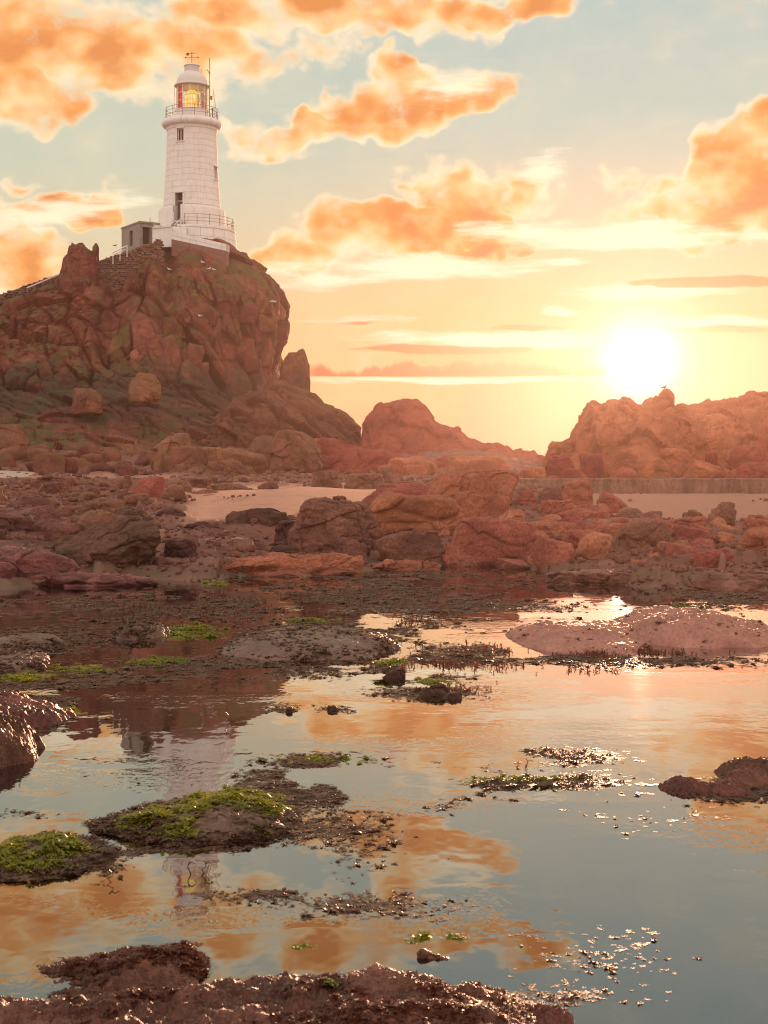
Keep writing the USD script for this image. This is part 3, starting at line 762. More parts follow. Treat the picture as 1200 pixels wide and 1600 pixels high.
# the causeway: a low concrete wall across the beach, and its pale ramp on the left
def build_wall():
    x0, x1, Y = pxx(560, 75), pxx(1330, 75), 75.0
    xs = np.linspace(x0, x1, 420)
    prof = [(0.0, -0.4), (0.0, 0.05), (0.03, 0.62), (0.02, 0.70), (0.06, 0.735), (0.5, 0.74), (2.4, 0.74), (2.5, -0.4)]
    fine = []
    for (a, b), (c, d) in zip(prof[:-1], prof[1:]):
        m = max(2, int(math.hypot(c - a, d - b) / 0.07))
        for i in range(m):
            fine.append((a + (c - a) * i / m, b + (d - b) * i / m))
    fine = np.array(fine + [prof[-1]])
    S, T = np.meshgrid(np.arange(len(xs)), np.arange(len(fine)), indexing='ij')
    v = np.stack([xs[S], Y + fine[T, 0], 0.58 + fine[T, 1]], -1).reshape(-1, 3)
    f = grid_faces(len(xs), len(fine))
    n = normals_of(v, f)
    d = 0.06 * (fbm(v * np.array([1.2, 1.2, 3.0]), 4, 61) - 0.5)
    put('sea_wall', (v - n * d[:, None] * 1.0, f), M['seawall'], smooth=40, label='long low weathered concrete wall crossing the beach below the sunlit outcrop', category='wall')


build_wall()


def build_slab():
    # a ramp of pale concrete from the left edge, dipping towards the middle of the shore
    pts = np.array([(-14.0, 52.0 + 33), (-11.5, 84.2), (-8.0, 82.5), (-5.0, 81.0), (-2.6, 79.5)]) * 1.0
    a = []
    for px, f0, b0 in ((-120, 737, 722), (-40, 744, 733), (0, 745, 735), (90, 749, 739), (180, 754, 745), (240, 758, 750.5), (300, 762, 755)):
        Yf = 84.0
        lo, hi = at(px, f0, Yf), at(px, b0, Yf + 4.5)
        a.append((lo, hi))
    lo = np.array([x[0] for x in a]); hi = np.array([x[1] for x in a])
    dn = np.array([0, 0, -1.2])
    rings = np.stack([lo + dn, lo + [0, 0, -.04], lo + [0, .05, 0], hi, hi + dn], 1).reshape(-1, 3)
    f = grid_faces(len(lo), 5)
    put('causeway', (rings, f), M['slab'], label='pale concrete causeway ramp crossing behind the boulders on the left', category='causeway')


build_slab()

# ------------------------------------------------------------------ boulders of the shore
def ground_at(px, py):
    """Distance at which the ground is seen at this pixel."""
    Y = np.concatenate([np.linspace(2, 40, 800), np.linspace(40, 130, 500)])
    x = (px - CX) * Y / FPX
    z = ground_base(x, Y)
    sight = EYE + (HZ - py) * Y / FPX
    hit = np.where(sight <= np.maximum(z, 0))[0]
    return float(Y[hit[0]]) if len(hit) else 85.0


def boulder(x0, x1, top, foot, label, mat='boulder', Y=None, sub=5, category='boulder', group=None, depth=0.8, name='boulder', hang=False, lobes=None, **kw):
    Yb = Y or ground_at((x0 + x1) / 2, foot)
    w = (x1 - x0) * Yb / FPX
    d = w * depth
    Yc = Yb + 0.42 * d
    c = at((x0 + x1) / 2, foot, Yb)
    zt = EYE + (HZ - top) * Yc / FPX
    zb = c[2] if hang else min(c[2], float(ground_base(np.array([c[0]]), np.array([Yc]))[0]))
    seed = int(abs(x0 * 31 + x1 * 17 + top * 7 + foot)) % 100000
    kw.setdefault('sharp', 13.0)
    W, H = w * Yc / Yb, max(zt - zb, 0.05)
    kw.setdefault('rough', 0.065)
    kw.setdefault('crack', 0.035)
    p, f = rock_shape(seed, W, d, H, sub, **kw)
    o = np.array([c[0] * Yc / Yb, Yc, zb])
    parts = [trimesh.Trimesh(p, f, process=False)]
    # shoulders and lobes that have not come away from the rock
    r = np.random.default_rng(seed + 1)
    if lobes is None:
        lobes = 5 if sub >= 6 else 3 if sub == 5 else 1
    for k in range(lobes):
        fx = r.uniform(-0.34, 0.34)
        s = r.uniform(0.34, 0.6)
        lw, ld, lh = W * s, d * s, H * r.uniform(0.35, 0.8) * (1 - abs(fx))
        q, qf = rock_shape(seed + 50 + k, lw, ld, lh, max(3, sub - 1), sharp=14, planes=9, rough=0.06, tilt=r.uniform(-.3, .3))
        ox = np.clip(fx * W, -W / 2 + lw / 2, W / 2 - lw / 2)
        parts.append(trimesh.Trimesh(q + np.array([ox, -d * r.uniform(0.05, 0.30), -0.02 * H]), qf, process=False))
    m = trimesh.util.concatenate(parts)
    return put(name, (np.array(m.vertices) + o, np.array(m.faces)), M[mat], None, smooth=42, label=label, category=category, group=group)


B = boulder
# by the pool, left
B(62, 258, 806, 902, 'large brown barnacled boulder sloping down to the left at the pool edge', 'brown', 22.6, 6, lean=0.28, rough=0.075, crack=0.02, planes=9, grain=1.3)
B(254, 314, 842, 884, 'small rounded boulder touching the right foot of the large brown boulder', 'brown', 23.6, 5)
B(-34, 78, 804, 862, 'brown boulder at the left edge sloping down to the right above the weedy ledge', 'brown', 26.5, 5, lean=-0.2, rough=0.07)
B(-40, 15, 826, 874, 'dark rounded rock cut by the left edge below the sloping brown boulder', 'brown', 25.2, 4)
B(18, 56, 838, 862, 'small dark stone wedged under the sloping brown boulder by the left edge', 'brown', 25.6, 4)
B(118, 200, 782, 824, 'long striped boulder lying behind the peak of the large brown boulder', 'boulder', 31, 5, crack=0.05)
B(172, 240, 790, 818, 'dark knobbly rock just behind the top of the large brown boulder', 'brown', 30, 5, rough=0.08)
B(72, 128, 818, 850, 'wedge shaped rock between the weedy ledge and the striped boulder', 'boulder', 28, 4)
B(100, 150, 820, 848, 'squat rock at the left shoulder of the large brown boulder', 'boulder', 27, 4)
B(48, 84, 802, 830, 'upright oblong rock among the jumble left of the striped boulder', 'boulder', 30, 4)
B(76, 116, 796, 824, 'rounded grey rock left of the striped boulder', 'boulder', 31.5, 4)
B(56, 108, 778, 812, 'big ribbed rock in the middle of the left jumble', 'boulder', 34, 5, crack=0.05, tilt=0.4)
B(24, 46, 785, 806, 'egg shaped rock in the left jumble nearest the sand gap', 'boulder', 35, 4)
B(42, 60, 796, 814, 'narrow dark rock standing in the left jumble', 'boulder', 33, 4)
B(-20, 22, 788, 812, 'low grey rock at the left edge behind the jumble', 'boulder', 35, 4)
B(4, 62, 766, 802, 'broad pale boulder with a flat top near the left edge', 'boulder', 42, 5, sharp=14, planes=9)
B(20, 132, 741, 776, 'longest smooth boulder lying across the pale ramp at the left', 'boulder', 52, 5, depth=0.35, sharp=14, planes=9, rough=0.035)
B(92, 131, 746, 788, 'upright end boulder closing the longest smooth boulder', 'boulder', 48, 5)
B(58, 100, 752, 788, 'rounded boulder tucked under the longest smooth boulder', 'boulder', 46, 5)
B(104, 146, 768, 800, 'dark rounded boulder right of the ribbed rock', 'boulder', 40, 4)
B(134, 178, 752, 774, 'paired low boulder on the pale ramp left of the standing stone', 'boulder', 56, 4)
B(152, 194, 758, 782, 'second paired low boulder nearest the standing stone', 'boulder', 52, 4)
B(144, 178, 761, 792, 'pointed triangular rock with a sharp crest', 'boulder', 44, 4, sharp=20, planes=7, lean=-0.1)
B(189, 208, 742, 770, 'small standing stone upright on the edge of the pale ramp', 'boulder', 52, 4, sharp=18)
B(176, 258, 744, 798, 'large smooth slab like boulder leaning up to the right in mid shore', 'pink', 42, 5, lean=0.3, rough=0.02, sharp=14, planes=8)
B(224, 264, 764, 794, 'dark boulder against the right side of the leaning slab', 'boulder', 43, 4)
B(258, 302, 751, 786, 'rounded boulder beside the top of the sand bank', 'boulder', 48, 5)
B(284, 332, 746, 772, 'flat topped boulder behind the sand bank', 'boulder', 56, 4)
B(280, 348, 764, 786, 'long low boulder resting on the left of the sand bank', 'boulder', 47, 5, depth=0.5)
B(314, 354, 772, 790, 'small smooth boulder half buried in the left of the sand bank', 'boulder', 44, 4)
B(322, 408, 755, 776, 'long flat rock stretched along the crest of the sand bank', 'boulder', 53, 5, depth=0.4)
B(402, 436, 751, 770, 'rounded rock at the right end of the long flat crest rock', 'boulder', 55, 4)
B(292, 350, 746, 762, 'low ledge of rock behind the crest of the sand bank', 'boulder', 63, 4, depth=0.5)
B(352, 430, 742, 760, 'second low ledge of rock behind the crest nearer the cliff', 'boulder', 66, 4, depth=0.4)
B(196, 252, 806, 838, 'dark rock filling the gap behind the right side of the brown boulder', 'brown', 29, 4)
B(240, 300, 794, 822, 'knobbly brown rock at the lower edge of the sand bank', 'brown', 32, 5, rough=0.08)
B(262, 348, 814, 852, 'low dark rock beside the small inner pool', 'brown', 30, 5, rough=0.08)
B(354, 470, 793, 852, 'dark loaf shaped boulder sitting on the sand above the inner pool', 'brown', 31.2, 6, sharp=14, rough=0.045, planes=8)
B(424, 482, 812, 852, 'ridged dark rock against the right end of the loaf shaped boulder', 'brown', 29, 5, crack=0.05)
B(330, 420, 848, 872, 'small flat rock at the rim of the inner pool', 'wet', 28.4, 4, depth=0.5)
# ledges at the waterline
B(-60, 120, 852, 930, 'reddish brown weedy ledge along the water at the left edge', 'wet', 21.0, 6, depth=0.9, rough=0.075, sharp=14, planes=9, category='rock ledge', name='rock_ledge', lobes=7)
B(60, 250, 893, 922, 'low wet ledge at the foot of the large brown boulder', 'wet', 20.6, 5, depth=0.4, sharp=14, category='rock ledge', name='rock_ledge', lobes=7)
B(236, 350, 868, 902, 'narrow wet ledge in front of the inner pool', 'wet', 23.2, 5, depth=0.5, sharp=12, category='rock ledge', name='rock_ledge', lobes=7)
B(330, 570, 862, 914, 'broad pinkish ledge sloping into the pool left of centre', 'pink', 22.8, 6, depth=0.5, rough=0.07, sharp=12, lean=0.15, category='rock ledge', name='rock_ledge', lobes=7)
B(560, 690, 872, 898, 'thin pink shelf under the central slabs', 'pink', 24.0, 5, depth=0.4, category='rock ledge', name='rock_ledge', lobes=7)
# centre
B(484, 542, 734, 786, 'triangular rock standing on the crest of the sand', 'boulder', 52, 5, sharp=14, lean=-0.08)
B(536, 604, 738, 772, 'pale rounded rock right of the triangular one', 'boulder', 56, 5)
B(575, 626, 730, 768, 'greyish dome shaped rock at the left end of the concrete wall', 'boulder', 60, 5)
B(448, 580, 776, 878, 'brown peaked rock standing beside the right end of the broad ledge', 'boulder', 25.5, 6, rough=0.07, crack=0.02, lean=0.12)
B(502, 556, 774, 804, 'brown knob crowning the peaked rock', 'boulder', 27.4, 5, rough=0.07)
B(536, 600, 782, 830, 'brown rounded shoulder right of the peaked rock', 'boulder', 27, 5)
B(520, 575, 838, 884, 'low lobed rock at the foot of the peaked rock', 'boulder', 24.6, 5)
B(560, 680, 752, 820, 'rough reddish slab rising behind the peaked rock', 'pink', 36, 5, lean=0.2, sharp=12)
B(556, 735, 768, 872, 'great reddish slab leaning towards the right in the centre', 'pink', 28.5, 6, lean=0.24, rough=0.035, sharp=13, planes=8)
B(640, 812, 733, 842, 'tallest boulder of the centre with a steep right face', 'pink', 31, 6, lean=0.12, rough=0.035, sharp=14, planes=9, crack=0.015)
B(688, 838, 806, 892, 'broad reddish boulder at the water below the tallest one', 'pink', 25.2, 6, lean=0.12, rough=0.03, sharp=12, planes=9)
B(586, 704, 828, 890, 'wedge of brown rock between the leaning slab and the water', 'boulder', 25.0, 5, rough=0.06)
B(770, 830, 796, 838, 'red triangular rock behind the right end of the broad reddish boulder', 'pink', 30, 5)
# right
B(798, 848, 766, 806, 'pinkish rock just right of the tallest boulder', 'pink', 38, 5)
B(838, 880, 760, 800, 'greyish rock in front of the left part of the concrete wall', 'boulder', 42, 5, sharp=16)
B(872, 930, 748, 790, 'highest rock in front of the concrete wall', 'pink', 46, 5, sharp=14)
B(842, 900, 780, 816, 'low pink rock left of the right hand sand', 'pink', 36, 5)
B(924, 982, 768, 804, 'dome shaped rock at the left edge of the right hand sand', 'pink', 42, 5)
B(866, 960, 786, 822, 'flattish lobed rock below the dome shaped one', 'pink', 35, 5, depth=0.7, rough=0.07)
B(820, 910, 812, 860, 'lumpy pink rock mass right of the broad reddish boulder', 'pink', 29, 5, rough=0.08)
B(878, 968, 826, 884, 'rounded lumpy rock at the water in the right middle', 'pink', 26, 5, rough=0.08)
B(822, 900, 850, 894, 'low pink lobe at the water edge right of centre', 'pink', 24.6, 5, rough=0.07)
B(948, 1052, 808, 892, 'tan sloping boulder on the right with a ragged crest', 'boulder', 25.5, 6, lean=0.2, rough=0.06)
B(1036, 1120, 806, 872, 'reddish knobbly boulder right of the tan sloping one', 'pink', 27.5, 6, rough=0.08)
B(1100, 1152, 784, 830, 'brown rock standing highest on the right hand shore', 'boulder', 31, 5, rough=0.08)
B(1062, 1112, 796, 836, 'brown rock left of the highest one on the right hand shore', 'boulder', 30, 5, rough=0.07)
B(1126, 1250, 822, 900, 'large pink boulder cut by the right edge', 'pink', 24.5, 6, lean=0.2, rough=0.06)
B(1012, 1078, 852, 900, 'pink lobe in front of the knobbly boulder', 'pink', 23.6, 5, rough=0.07)
B(1072, 1146, 856, 908, 'low reddish lobe near the water on the right', 'pink', 22.6, 5, rough=0.07)
B(940, 1030, 872, 910, 'low wet pink rock under the tan sloping boulder', 'pink', 23.0, 5, rough=0.06)
B(856, 1090, 890, 926, 'wide wet pink ledge dipping into the pool on the right', 'wet', 20.9, 6, depth=0.5, rough=0.07, category='rock ledge', name='rock_ledge', lobes=7)
B(1060, 1280, 892, 932, 'wet reddish ledge by the water at the right edge', 'wet', 20.0, 6, depth=0.6, rough=0.075, category='rock ledge', name='rock_ledge', lobes=7)
# foot of the cliff
CB = dict(category='rock', name='cliff_foot_rock', sharp=14, planes=9, rough=0.035, crack=0.03)
B(232, 300, 676, 742, 'squared slab sided rock with a pale flat top at the cliff foot', 'cliff_low', 92, 5, **CB)
B(268, 330, 696, 744, 'lower squared block leaning on the pale topped one', 'cliff_low', 88, 5, **CB)
B(316, 420, 698, 752, 'smooth long backed rock sloping down to the right at the cliff foot', 'cliff_low', 86, 5, lean=-0.25, **CB)
B(322, 404, 718, 756, 'lower smooth rock in front of the long backed one', 'cliff_low', 80, 5, lean=-0.2, **CB)
B(368, 452, 680, 745, 'reddish folded rock below the dark buttress', 'cliff_low', 96, 5, **CB)
B(420, 510, 672, 752, 'large rounded rock with vertical folds under the dark buttress', 'cliff_low', 92, 6, **CB)
B(480, 574, 684, 748, 'low pink slab rock beside the folded one', 'outcrop', 96, 5, lean=-0.15, **CB)
B(500, 640, 700, 756, 'broad smooth slab below the rounded outcrop', 'outcrop', 90, 5, depth=0.6, **CB)
B(600, 700, 712, 756, 'flat rock below the middle of the rounded outcrop', 'outcrop', 88, 5, **CB)
B(600, 632, 718, 750, 'small block below the left of the rounded outcrop', 'outcrop', 84, 4, **CB)
B(690, 800, 712, 754, 'low rock below the tail of the rounded outcrop', 'outcrop', 92, 5, depth=0.6, **CB)
B(112, 162, 606, 640, 'pale flat topped block perched above the dark band of the cliff', 'cliff_low', 127.5, 5, hang=True, **CB)
B(-20, 46, 662, 702, 'rounded boulder at the left edge below the dark band', 'cliff_low', 108, 5, **CB)
B(200, 252, 582, 620, 'tilted pink block fallen at the middle of the cliff', 'cliff_low', 129, 5, hang=True, **CB)
for k, (a, b, t, f0, Y) in enumerate([(852, 900, 712, 752, 95), (905, 945, 708, 748, 92), (948, 1000, 706, 750, 96), (990, 1050, 712, 752, 90), (1030, 1082, 700, 742, 98), (1086, 1150, 664, 724, 102), (1100, 1122, 706, 732, 95), (1140, 1200, 696, 740, 94), (1170, 1240, 662, 704, 101), (1060, 1150, 718, 752, 88), (1140, 1230, 722, 754, 86)]):
    B(a, b, t, f0, ['dark rounded rock behind the left part of the concrete wall', 'red wedge shaped rock under the left end of the sunlit outcrop', 'smooth pink rock below the glowing middle of the sunlit outcrop', 'flat rock behind the middle of the concrete wall',
      'small dome of rock under the pointed tip of the sunlit outcrop', 'big round boulder leaning on the sunlit outcrop', 'small knob of rock below the big round boulder', 'layered rock right of the small knob', 'rounded boulder at the right edge against the sunlit outcrop', 'long low layered rock behind the right part of the wall', 'low rock behind the wall at the right edge'][k],
      'outcrop', Y, 5, category='rock', name='cliff_foot_rock', sharp=12, rough=0.04, crack=0.02)

# smaller stones that nothing tells apart
def strew(n, xr, yr, size, mat, label, group, seed, name='beach_stone', category='stone', sub=3, Yr=None):
    r = np.random.default_rng(seed)
    for k in range(n):
        px, py = r.uniform(*xr), r.uniform(*yr)
        Y = ground_at(px, py) if Yr is None else r.uniform(*Yr)
        w = r.uniform(*size)
        x = (px - CX) * Y / FPX
        z = float(ground_base(np.array([x]), np.array([Y]))[0])
        p, f = rock_shape(seed * 1000 + k, w, w * r.uniform(.6, 1), w * r.uniform(.35, .75), sub, sharp=9, rough=0.06, tilt=r.uniform(-.3, .3))
        put(name, (p + np.array([x, Y, z - 0.03 * w]), f), M[mat], None, smooth=42, label=label, category=category, group=group)


strew(60, (-20, 250), (766, 850), (0.25, 0.8), 'boulder', 'one of the small grey rocks jumbled along the left shore', 'small rocks of the left shore', 5, sub=4)
strew(46, (800, 1210), (800, 890), (0.25, 0.7), 'pink', 'one of the small pink rocks jumbled along the right shore', 'small rocks of the right shore', 6, sub=4)
strew(26, (440, 830), (800, 888), (0.2, 0.6), 'brown', 'one of the small brown rocks between the central boulders', 'small rocks of the central shore', 7, sub=4)
strew(60, (-20, 420), (712, 742), (0.5, 2.2), 'cliff_low', 'one of the rubble blocks at the foot of the cliff', 'rubble along the cliff foot', 8, name='rubble_block', sub=3, Yr=(86, 116))
strew(40, (440, 1210), (712, 742), (0.5, 2.2), 'outcrop', 'one of the rubble blocks behind the concrete wall', 'rubble behind the wall', 9, name='rubble_block', sub=3, Yr=(84, 104))


# shingle in the gaps
def shingle():
    r = np.random.default_rng(17)
    n = 15000
    Y = 19.5 + 75 * r.random(n) ** 1.7
    x = r.uniform(-0.27, 0.27, n) * Y
    p = np.stack([x, Y, 0 * x], 1)
    t = Y - np.interp(x, SHORE_X, SHORE_Y)
    keep = (t > 0.05) & (fbm(p * np.array([.5, .35, 1]), 4, 91) > 0.40 + 0.35 * sand_mask(x, Y))
    p = p[keep]
    z = np.concatenate([ground_height(p[None, i:i + 4000, 0], p[None, i:i + 4000, 1])[0] for i in range(0, len(p), 4000)])
    p[:, 2] = z + 0.005
    sc = r.lognormal(0, 0.55, len(p)) * np.interp(p[:, 1], [20, 40, 95], [0.024, 0.042, 0.085])
    protos = [rock_shape(3000 + k, 2.0, 1.5, 0.9, 2, sharp=16, planes=8, rough=0.05) for k in range(6)]
    return p, np.stack([sc, sc, sc], 1), protos


SH = shingle()

# ------------------------------------------------------------------ lighthouse
LX, LD = pxx(299.8), 155.0
light = thing('lighthouse', 'white stone lighthouse on the cliff top with a lit amber lens', 'lighthouse', (LX, LD, 24.0))
LS = 0.9863                     # the tower is drawn a little large below and set to size here
lx = UsdGeom.Xformable(light)
lx.ClearXformOpOrder()
lx.GetPrim().GetAttribute('xformOp:translate').Set(Gf.Vec3d(LX, LD, EYE + LS * (24.0 - EYE)))
lx.SetXformOpOrder([UsdGeom.XformOp(lx.GetPrim().GetAttribute('xformOp:translate')), lx.AddScaleOp()])
lx.GetPrim().GetAttribute('xformOp:scale').Set(Gf.Vec3f(LS, LS, LS))


def pl(py):
    return EYE + (pz(py) - EYE) / LS




def lathe(prof, n=64, cx=LX, cy=LD):
    m = trimesh.creation.revolve(np.array(prof, float), sections=n)
    m.apply_translation([cx, cy, 0])
    return m


def ring_block(ra, rb, z0, z1, t0, t1, depth=0.25, seg=4, cham=0.013):
    """One curved stone of a course: radius ra at its foot and rb at its head."""
    th = np.linspace(t0, t1, seg + 1)
    vs = []
    hm = 0.04
    for r, z in ((ra - depth, z0), (ra - cham, z0), (ra + (rb - ra) * hm, z0 + cham), (rb - (rb - ra) * hm, z1 - cham), (rb - cham, z1), (rb - depth, z1)):
        vs.append(np.stack([LX + r * np.sin(th), LD - r * np.cos(th), np.full(seg + 1, z)], 1))
    v = np.concatenate(vs)
    nr, nc = 6, seg + 1
    f = []
    for i in range(nr):
        for j in range(seg):
            a, b = i * nc + j, i * nc + j + 1
            c, d = ((i + 1) % nr) * nc + j + 1, ((i + 1) % nr) * nc + j
            f += [(a, b, c), (a, c, d)]
    for i in range(1, nr - 1):
        f += [(0, i * nc, (i + 1) * nc), (seg, (i + 1) * nc + seg, i * nc + seg)]
    f = np.array(f)
    m = trimesh.Trimesh(v, f, process=False)
    if m.volume < 0:
        m.invert()
    return m


def tower_r(z):
    return float(np.interp(z, [28.7, 29.6, 31.5, 34, 36.7], [2.97, 2.86, 2.72, 2.60, 2.52]))


def box_at(c, size, yaw=0.0):
    b = trimesh.creation.box(size)
    b.apply_transform(trimesh.transformations.rotation_matrix(yaw, [0, 0, 1]))
    b.apply_translation(c)
    return b


def radial(az, r, z):
    return np.array([LX + r * math.sin(az), LD - r * math.cos(az), z])


def to_man(m):
    return m3.Manifold(m3.Mesh(np.asarray(m.vertices, np.float32), np.asarray(m.faces, np.uint32)))


WIN_AZ, SIDE_AZ, DOOR_AZ = math.asin(-14 * SP / 2.6), math.radians(72), math.asin(-16 * SP / 3.3)
openings = [box_at(radial(WIN_AZ, 2.5, pl(218)), [0.74, 1.6, 1.34], WIN_AZ), box_at(radial(SIDE_AZ, 2.7, pl(273)), [0.74, 1.6, 1.34], SIDE_AZ),
            box_at(radial(DOOR_AZ, 3.0, pl(330)), [0.86, 2.4, 3.0], DOOR_AZ)]
cutters = [to_man(o) for o in openings]
boxes = [o.bounds for o in openings]


def cut(m):
    for c, b in zip(cutters, boxes):
        if (m.bounds[0] < b[1]).all() and (m.bounds[1] > b[0]).all():
            r = to_man(m) - c
            if r.num_tri() == 0:
                return None
            mm = r.to_mesh()
            m = trimesh.Trimesh(mm.vert_properties[:, :3], mm.tri_verts, process=False)
    return m


core = [(0, 28.6)] + [(tower_r(z) - 0.035, z) for z in np.linspace(28.6, 36.7, 12)] + [(0, 36.7)]
tower = put('tower', cut(lathe(core)), M['joint'], light, smooth=30)
ncourse, nb = 13, 14
zs = np.linspace(28.75, 36.62, ncourse + 1)
for i in range(ncourse):
    for j in range(nb):
        gap = 0.007
        t0 = 2 * math.pi * (j + 0.5 * (i % 2)) / nb
        m = cut(ring_block(tower_r(zs[i]), tower_r(zs[i + 1]), zs[i] + 0.005, zs[i + 1] - 0.005, t0 + gap / 2.7, t0 + 2 * math.pi / nb - gap / 2.7))
        if m is not None:
            put('stone_block', m, M['white'], tower, smooth=25)
# entrance drum with its weathered shoulder
drum = put('entrance_drum', cut(lathe([(0, 26.3), (3.46, 26.3), (3.42, 27.0), (3.40, 28.0), (3.36, 28.42), (3.02, 28.70), (0, 28.70)], 72)), M['white'], light, smooth=30)
# terrace drum: three courses on a core
terr = put('terrace', lathe([(0, 23.0), (4.80, 23.0), (4.34, 26.44), (0, 26.44)], 72), M['joint'], light, smooth=30)
tz = [23.0, 24.15, 25.3, 26.2]
tr = lambda z: 4.86 - (z - 23.0) * 0.142
for i in range(3):
    n = 20
    for j in range(n):
        t0 = 2 * math.pi * (j + 0.5 * (i % 2)) / n
        put('stone_block', ring_block(tr(tz[i]), tr(tz[i + 1]), tz[i] + 0.012, tz[i + 1] - 0.012, t0 + 0.004, t0 + 2 * math.pi / n - 0.004), M['white'], terr, smooth=25)
put('coping', lathe([(3.6, 26.2), (4.46, 26.2), (4.46, 26.38), (4.40, 26.46), (3.6, 26.46)], 72), M['white'], terr, smooth=30)


def arc_pts(r, z, a0, a1, n=40):
    return np.array([radial(a, r, z) for a in np.linspace(a0, a1, n)])


def tube_mesh(pts, rad, sides=6):
    pts = np.asarray(pts, float)
    t = np.gradient(pts, axis=0)
    t /= np.linalg.norm(t, axis=1, keepdims=True)
    ref = np.where(np.abs(t[:, 2:3]) > 0.9, [[1.0, 0, 0]], [[0, 0, 1.0]])
    a = np.cross(t, ref); a /= np.linalg.norm(a, axis=1, keepdims=True)
    b = np.cross(t, a)
    an = np.arange(sides) * 2 * math.pi / sides
    r = np.broadcast_to(rad, (len(pts),))[:, None, None]
    v = pts[:, None] + r * (np.cos(an)[None, :, None] * a[:, None] + np.sin(an)[None, :, None] * b[:, None])
    f = grid_faces(len(pts), sides, True)
    return trimesh.Trimesh(v.reshape(-1, 3), f, process=False)


def bar(a, b, r=0.03, sides=6):
    a, b = np.asarray(a, float), np.asarray(b, float)
    return tube_mesh(np.array([a, a * .5 + b * .5, b]), r, sides)


# windows and door
def window(az, r, z, w, h, facing):
    fr = [box_at(radial(az, r, z + s * (h / 2 - 0.04)), [w, 0.12, 0.08], az) for s in (-1, 1)] + [box_at(radial(az, r, z), [0.07, 0.13, h - 0.16], az)]
    for s in (-1, 1):
        c = radial(az, r, z) + np.array([math.cos(az), math.sin(az), 0]) * s * (w / 2 - 0.035)
        fr.append(box_at(c, [0.07, 0.12, h - 0.16], az))
    wn = put('window', fr, M['metalwhite'], light, label=facing)
    for s in (-1, 1):
        c = radial(az, r - 0.05, z) + np.array([math.cos(az), math.sin(az), 0]) * s * w * 0.235
        put('pane', box_at(c, [w * 0.40, 0.03, h - 0.14], az), M['dark'], wn)
    put('sill', box_at(radial(az, r + 0.18, z - h / 2 - 0.05), [w + 0.24, 0.30, 0.10], az), M['white'], wn)
    put('lintel', box_at(radial(az, r + 0.16, z + h / 2 + 0.07), [w + 0.20, 0.26, 0.14], az), M['white'], wn)


window(WIN_AZ, 2.30, pl(218), 0.70, 1.30, 'twin window below the gallery')
window(SIDE_AZ, 2.46, pl(273), 0.70, 1.30, 'window on the right side of the tower')
dz0 = pl(330) - 1.5
dr = put('door', [box_at(radial(DOOR_AZ, 2.35, dz0 + 1.05), [0.80, 0.08, 2.1], DOOR_AZ)], M['door'], light)
put('fanlight', box_at(radial(DOOR_AZ, 2.34, dz0 + 2.5), [0.80, 0.06, 0.62], DOOR_AZ), M['dark'], dr)
put('transom', box_at(radial(DOOR_AZ, 2.42, dz0 + 2.14), [0.84, 0.10, 0.08], DOOR_AZ), M['metalwhite'], dr)
jamb = [box_at(radial(DOOR_AZ, 3.42, dz0 + 0.78) + np.array([math.cos(DOOR_AZ), math.sin(DOOR_AZ), 0]) * s * 0.50, [0.14, 0.24, 1.66], DOOR_AZ) for s in (-1, 1)]
jamb += [box_at(radial(DOOR_AZ, 2.94, dz0 + 2.28) + np.array([math.cos(DOOR_AZ), math.sin(DOOR_AZ), 0]) * s * 0.50, [0.14, 0.26, 1.20], DOOR_AZ) for s in (-1, 1)]
jamb.append(box_at(radial(DOOR_AZ, 2.96, dz0 + 2.98), [1.16, 0.30, 0.18], DOOR_AZ))
put('door_surround', jamb, M['white'], light)

# gallery: swelling cornice and deck
prof = [(0, 36.60), (2.56, 36.60), (2.62, 36.72), (2.62, 36.86), (2.72, 36.92)]
for a in np.linspace(-1.2, 1.35, 16):
    prof.append((2.60 + 0.47 * math.cos(a), 37.32 + 0.42 * math.sin(a)))
prof += [(2.45, 37.76), (0, 37.76)]
put('gallery_cornice', lathe(prof, 96), M['white'], light, smooth=35)
put('lantern_base', lathe([(0, 37.75), (1.66, 37.75), (1.66, 38.62), (1.72, 38.66), (1.72, 38.76), (1.60, 38.78), (0, 38.78)], 64), M['white'], light, smooth=30)
# gallery rail
rail = put('gallery_rail', [tube_mesh(arc_pts(2.66, 37.76 + h, 0, 2 * math.pi, 73), 0.022) for h in (0.36, 0.72, 1.06)], M['rust'], light, smooth=True)
for k in range(14):
    a = 2 * math.pi * (k + .5) / 14
    put('rail_post', bar(radial(a, 2.66, 37.74), radial(a, 2.66, 38.88), 0.032), M['rust'], rail)
# lantern glazing
GL0, GL1, GR = 38.78, 41.18, 1.54
for k in range(12):
    a0, a1 = 2 * math.pi * k / 12 + 0.02, 2 * math.pi * (k + 1) / 12 - 0.02
    th = np.linspace(a0, a1, 5)
    v = np.array([[LX + GR * math.sin(t), LD - GR * math.cos(t), z] for z in (GL0, GL1) for t in th])
    put('lantern_pane', (v, grid_faces(2, 5)), M['pane'], light, smooth=True)
    a = 2 * math.pi * k / 12
    put('glazing_bar', box_at(radial(a, GR, (GL0 + GL1) / 2), [0.075, 0.09, GL1 - GL0], a), M['metalwhite'], light)
put('glazing_ring', [tube_mesh(arc_pts(GR, z, 0, 2 * math.pi, 61), 0.03) for z in (GL0 + 0.02, GL0 + 0.8, GL0 + 1.6, GL1 - 0.02)], M['metalwhite'], light, smooth=True)
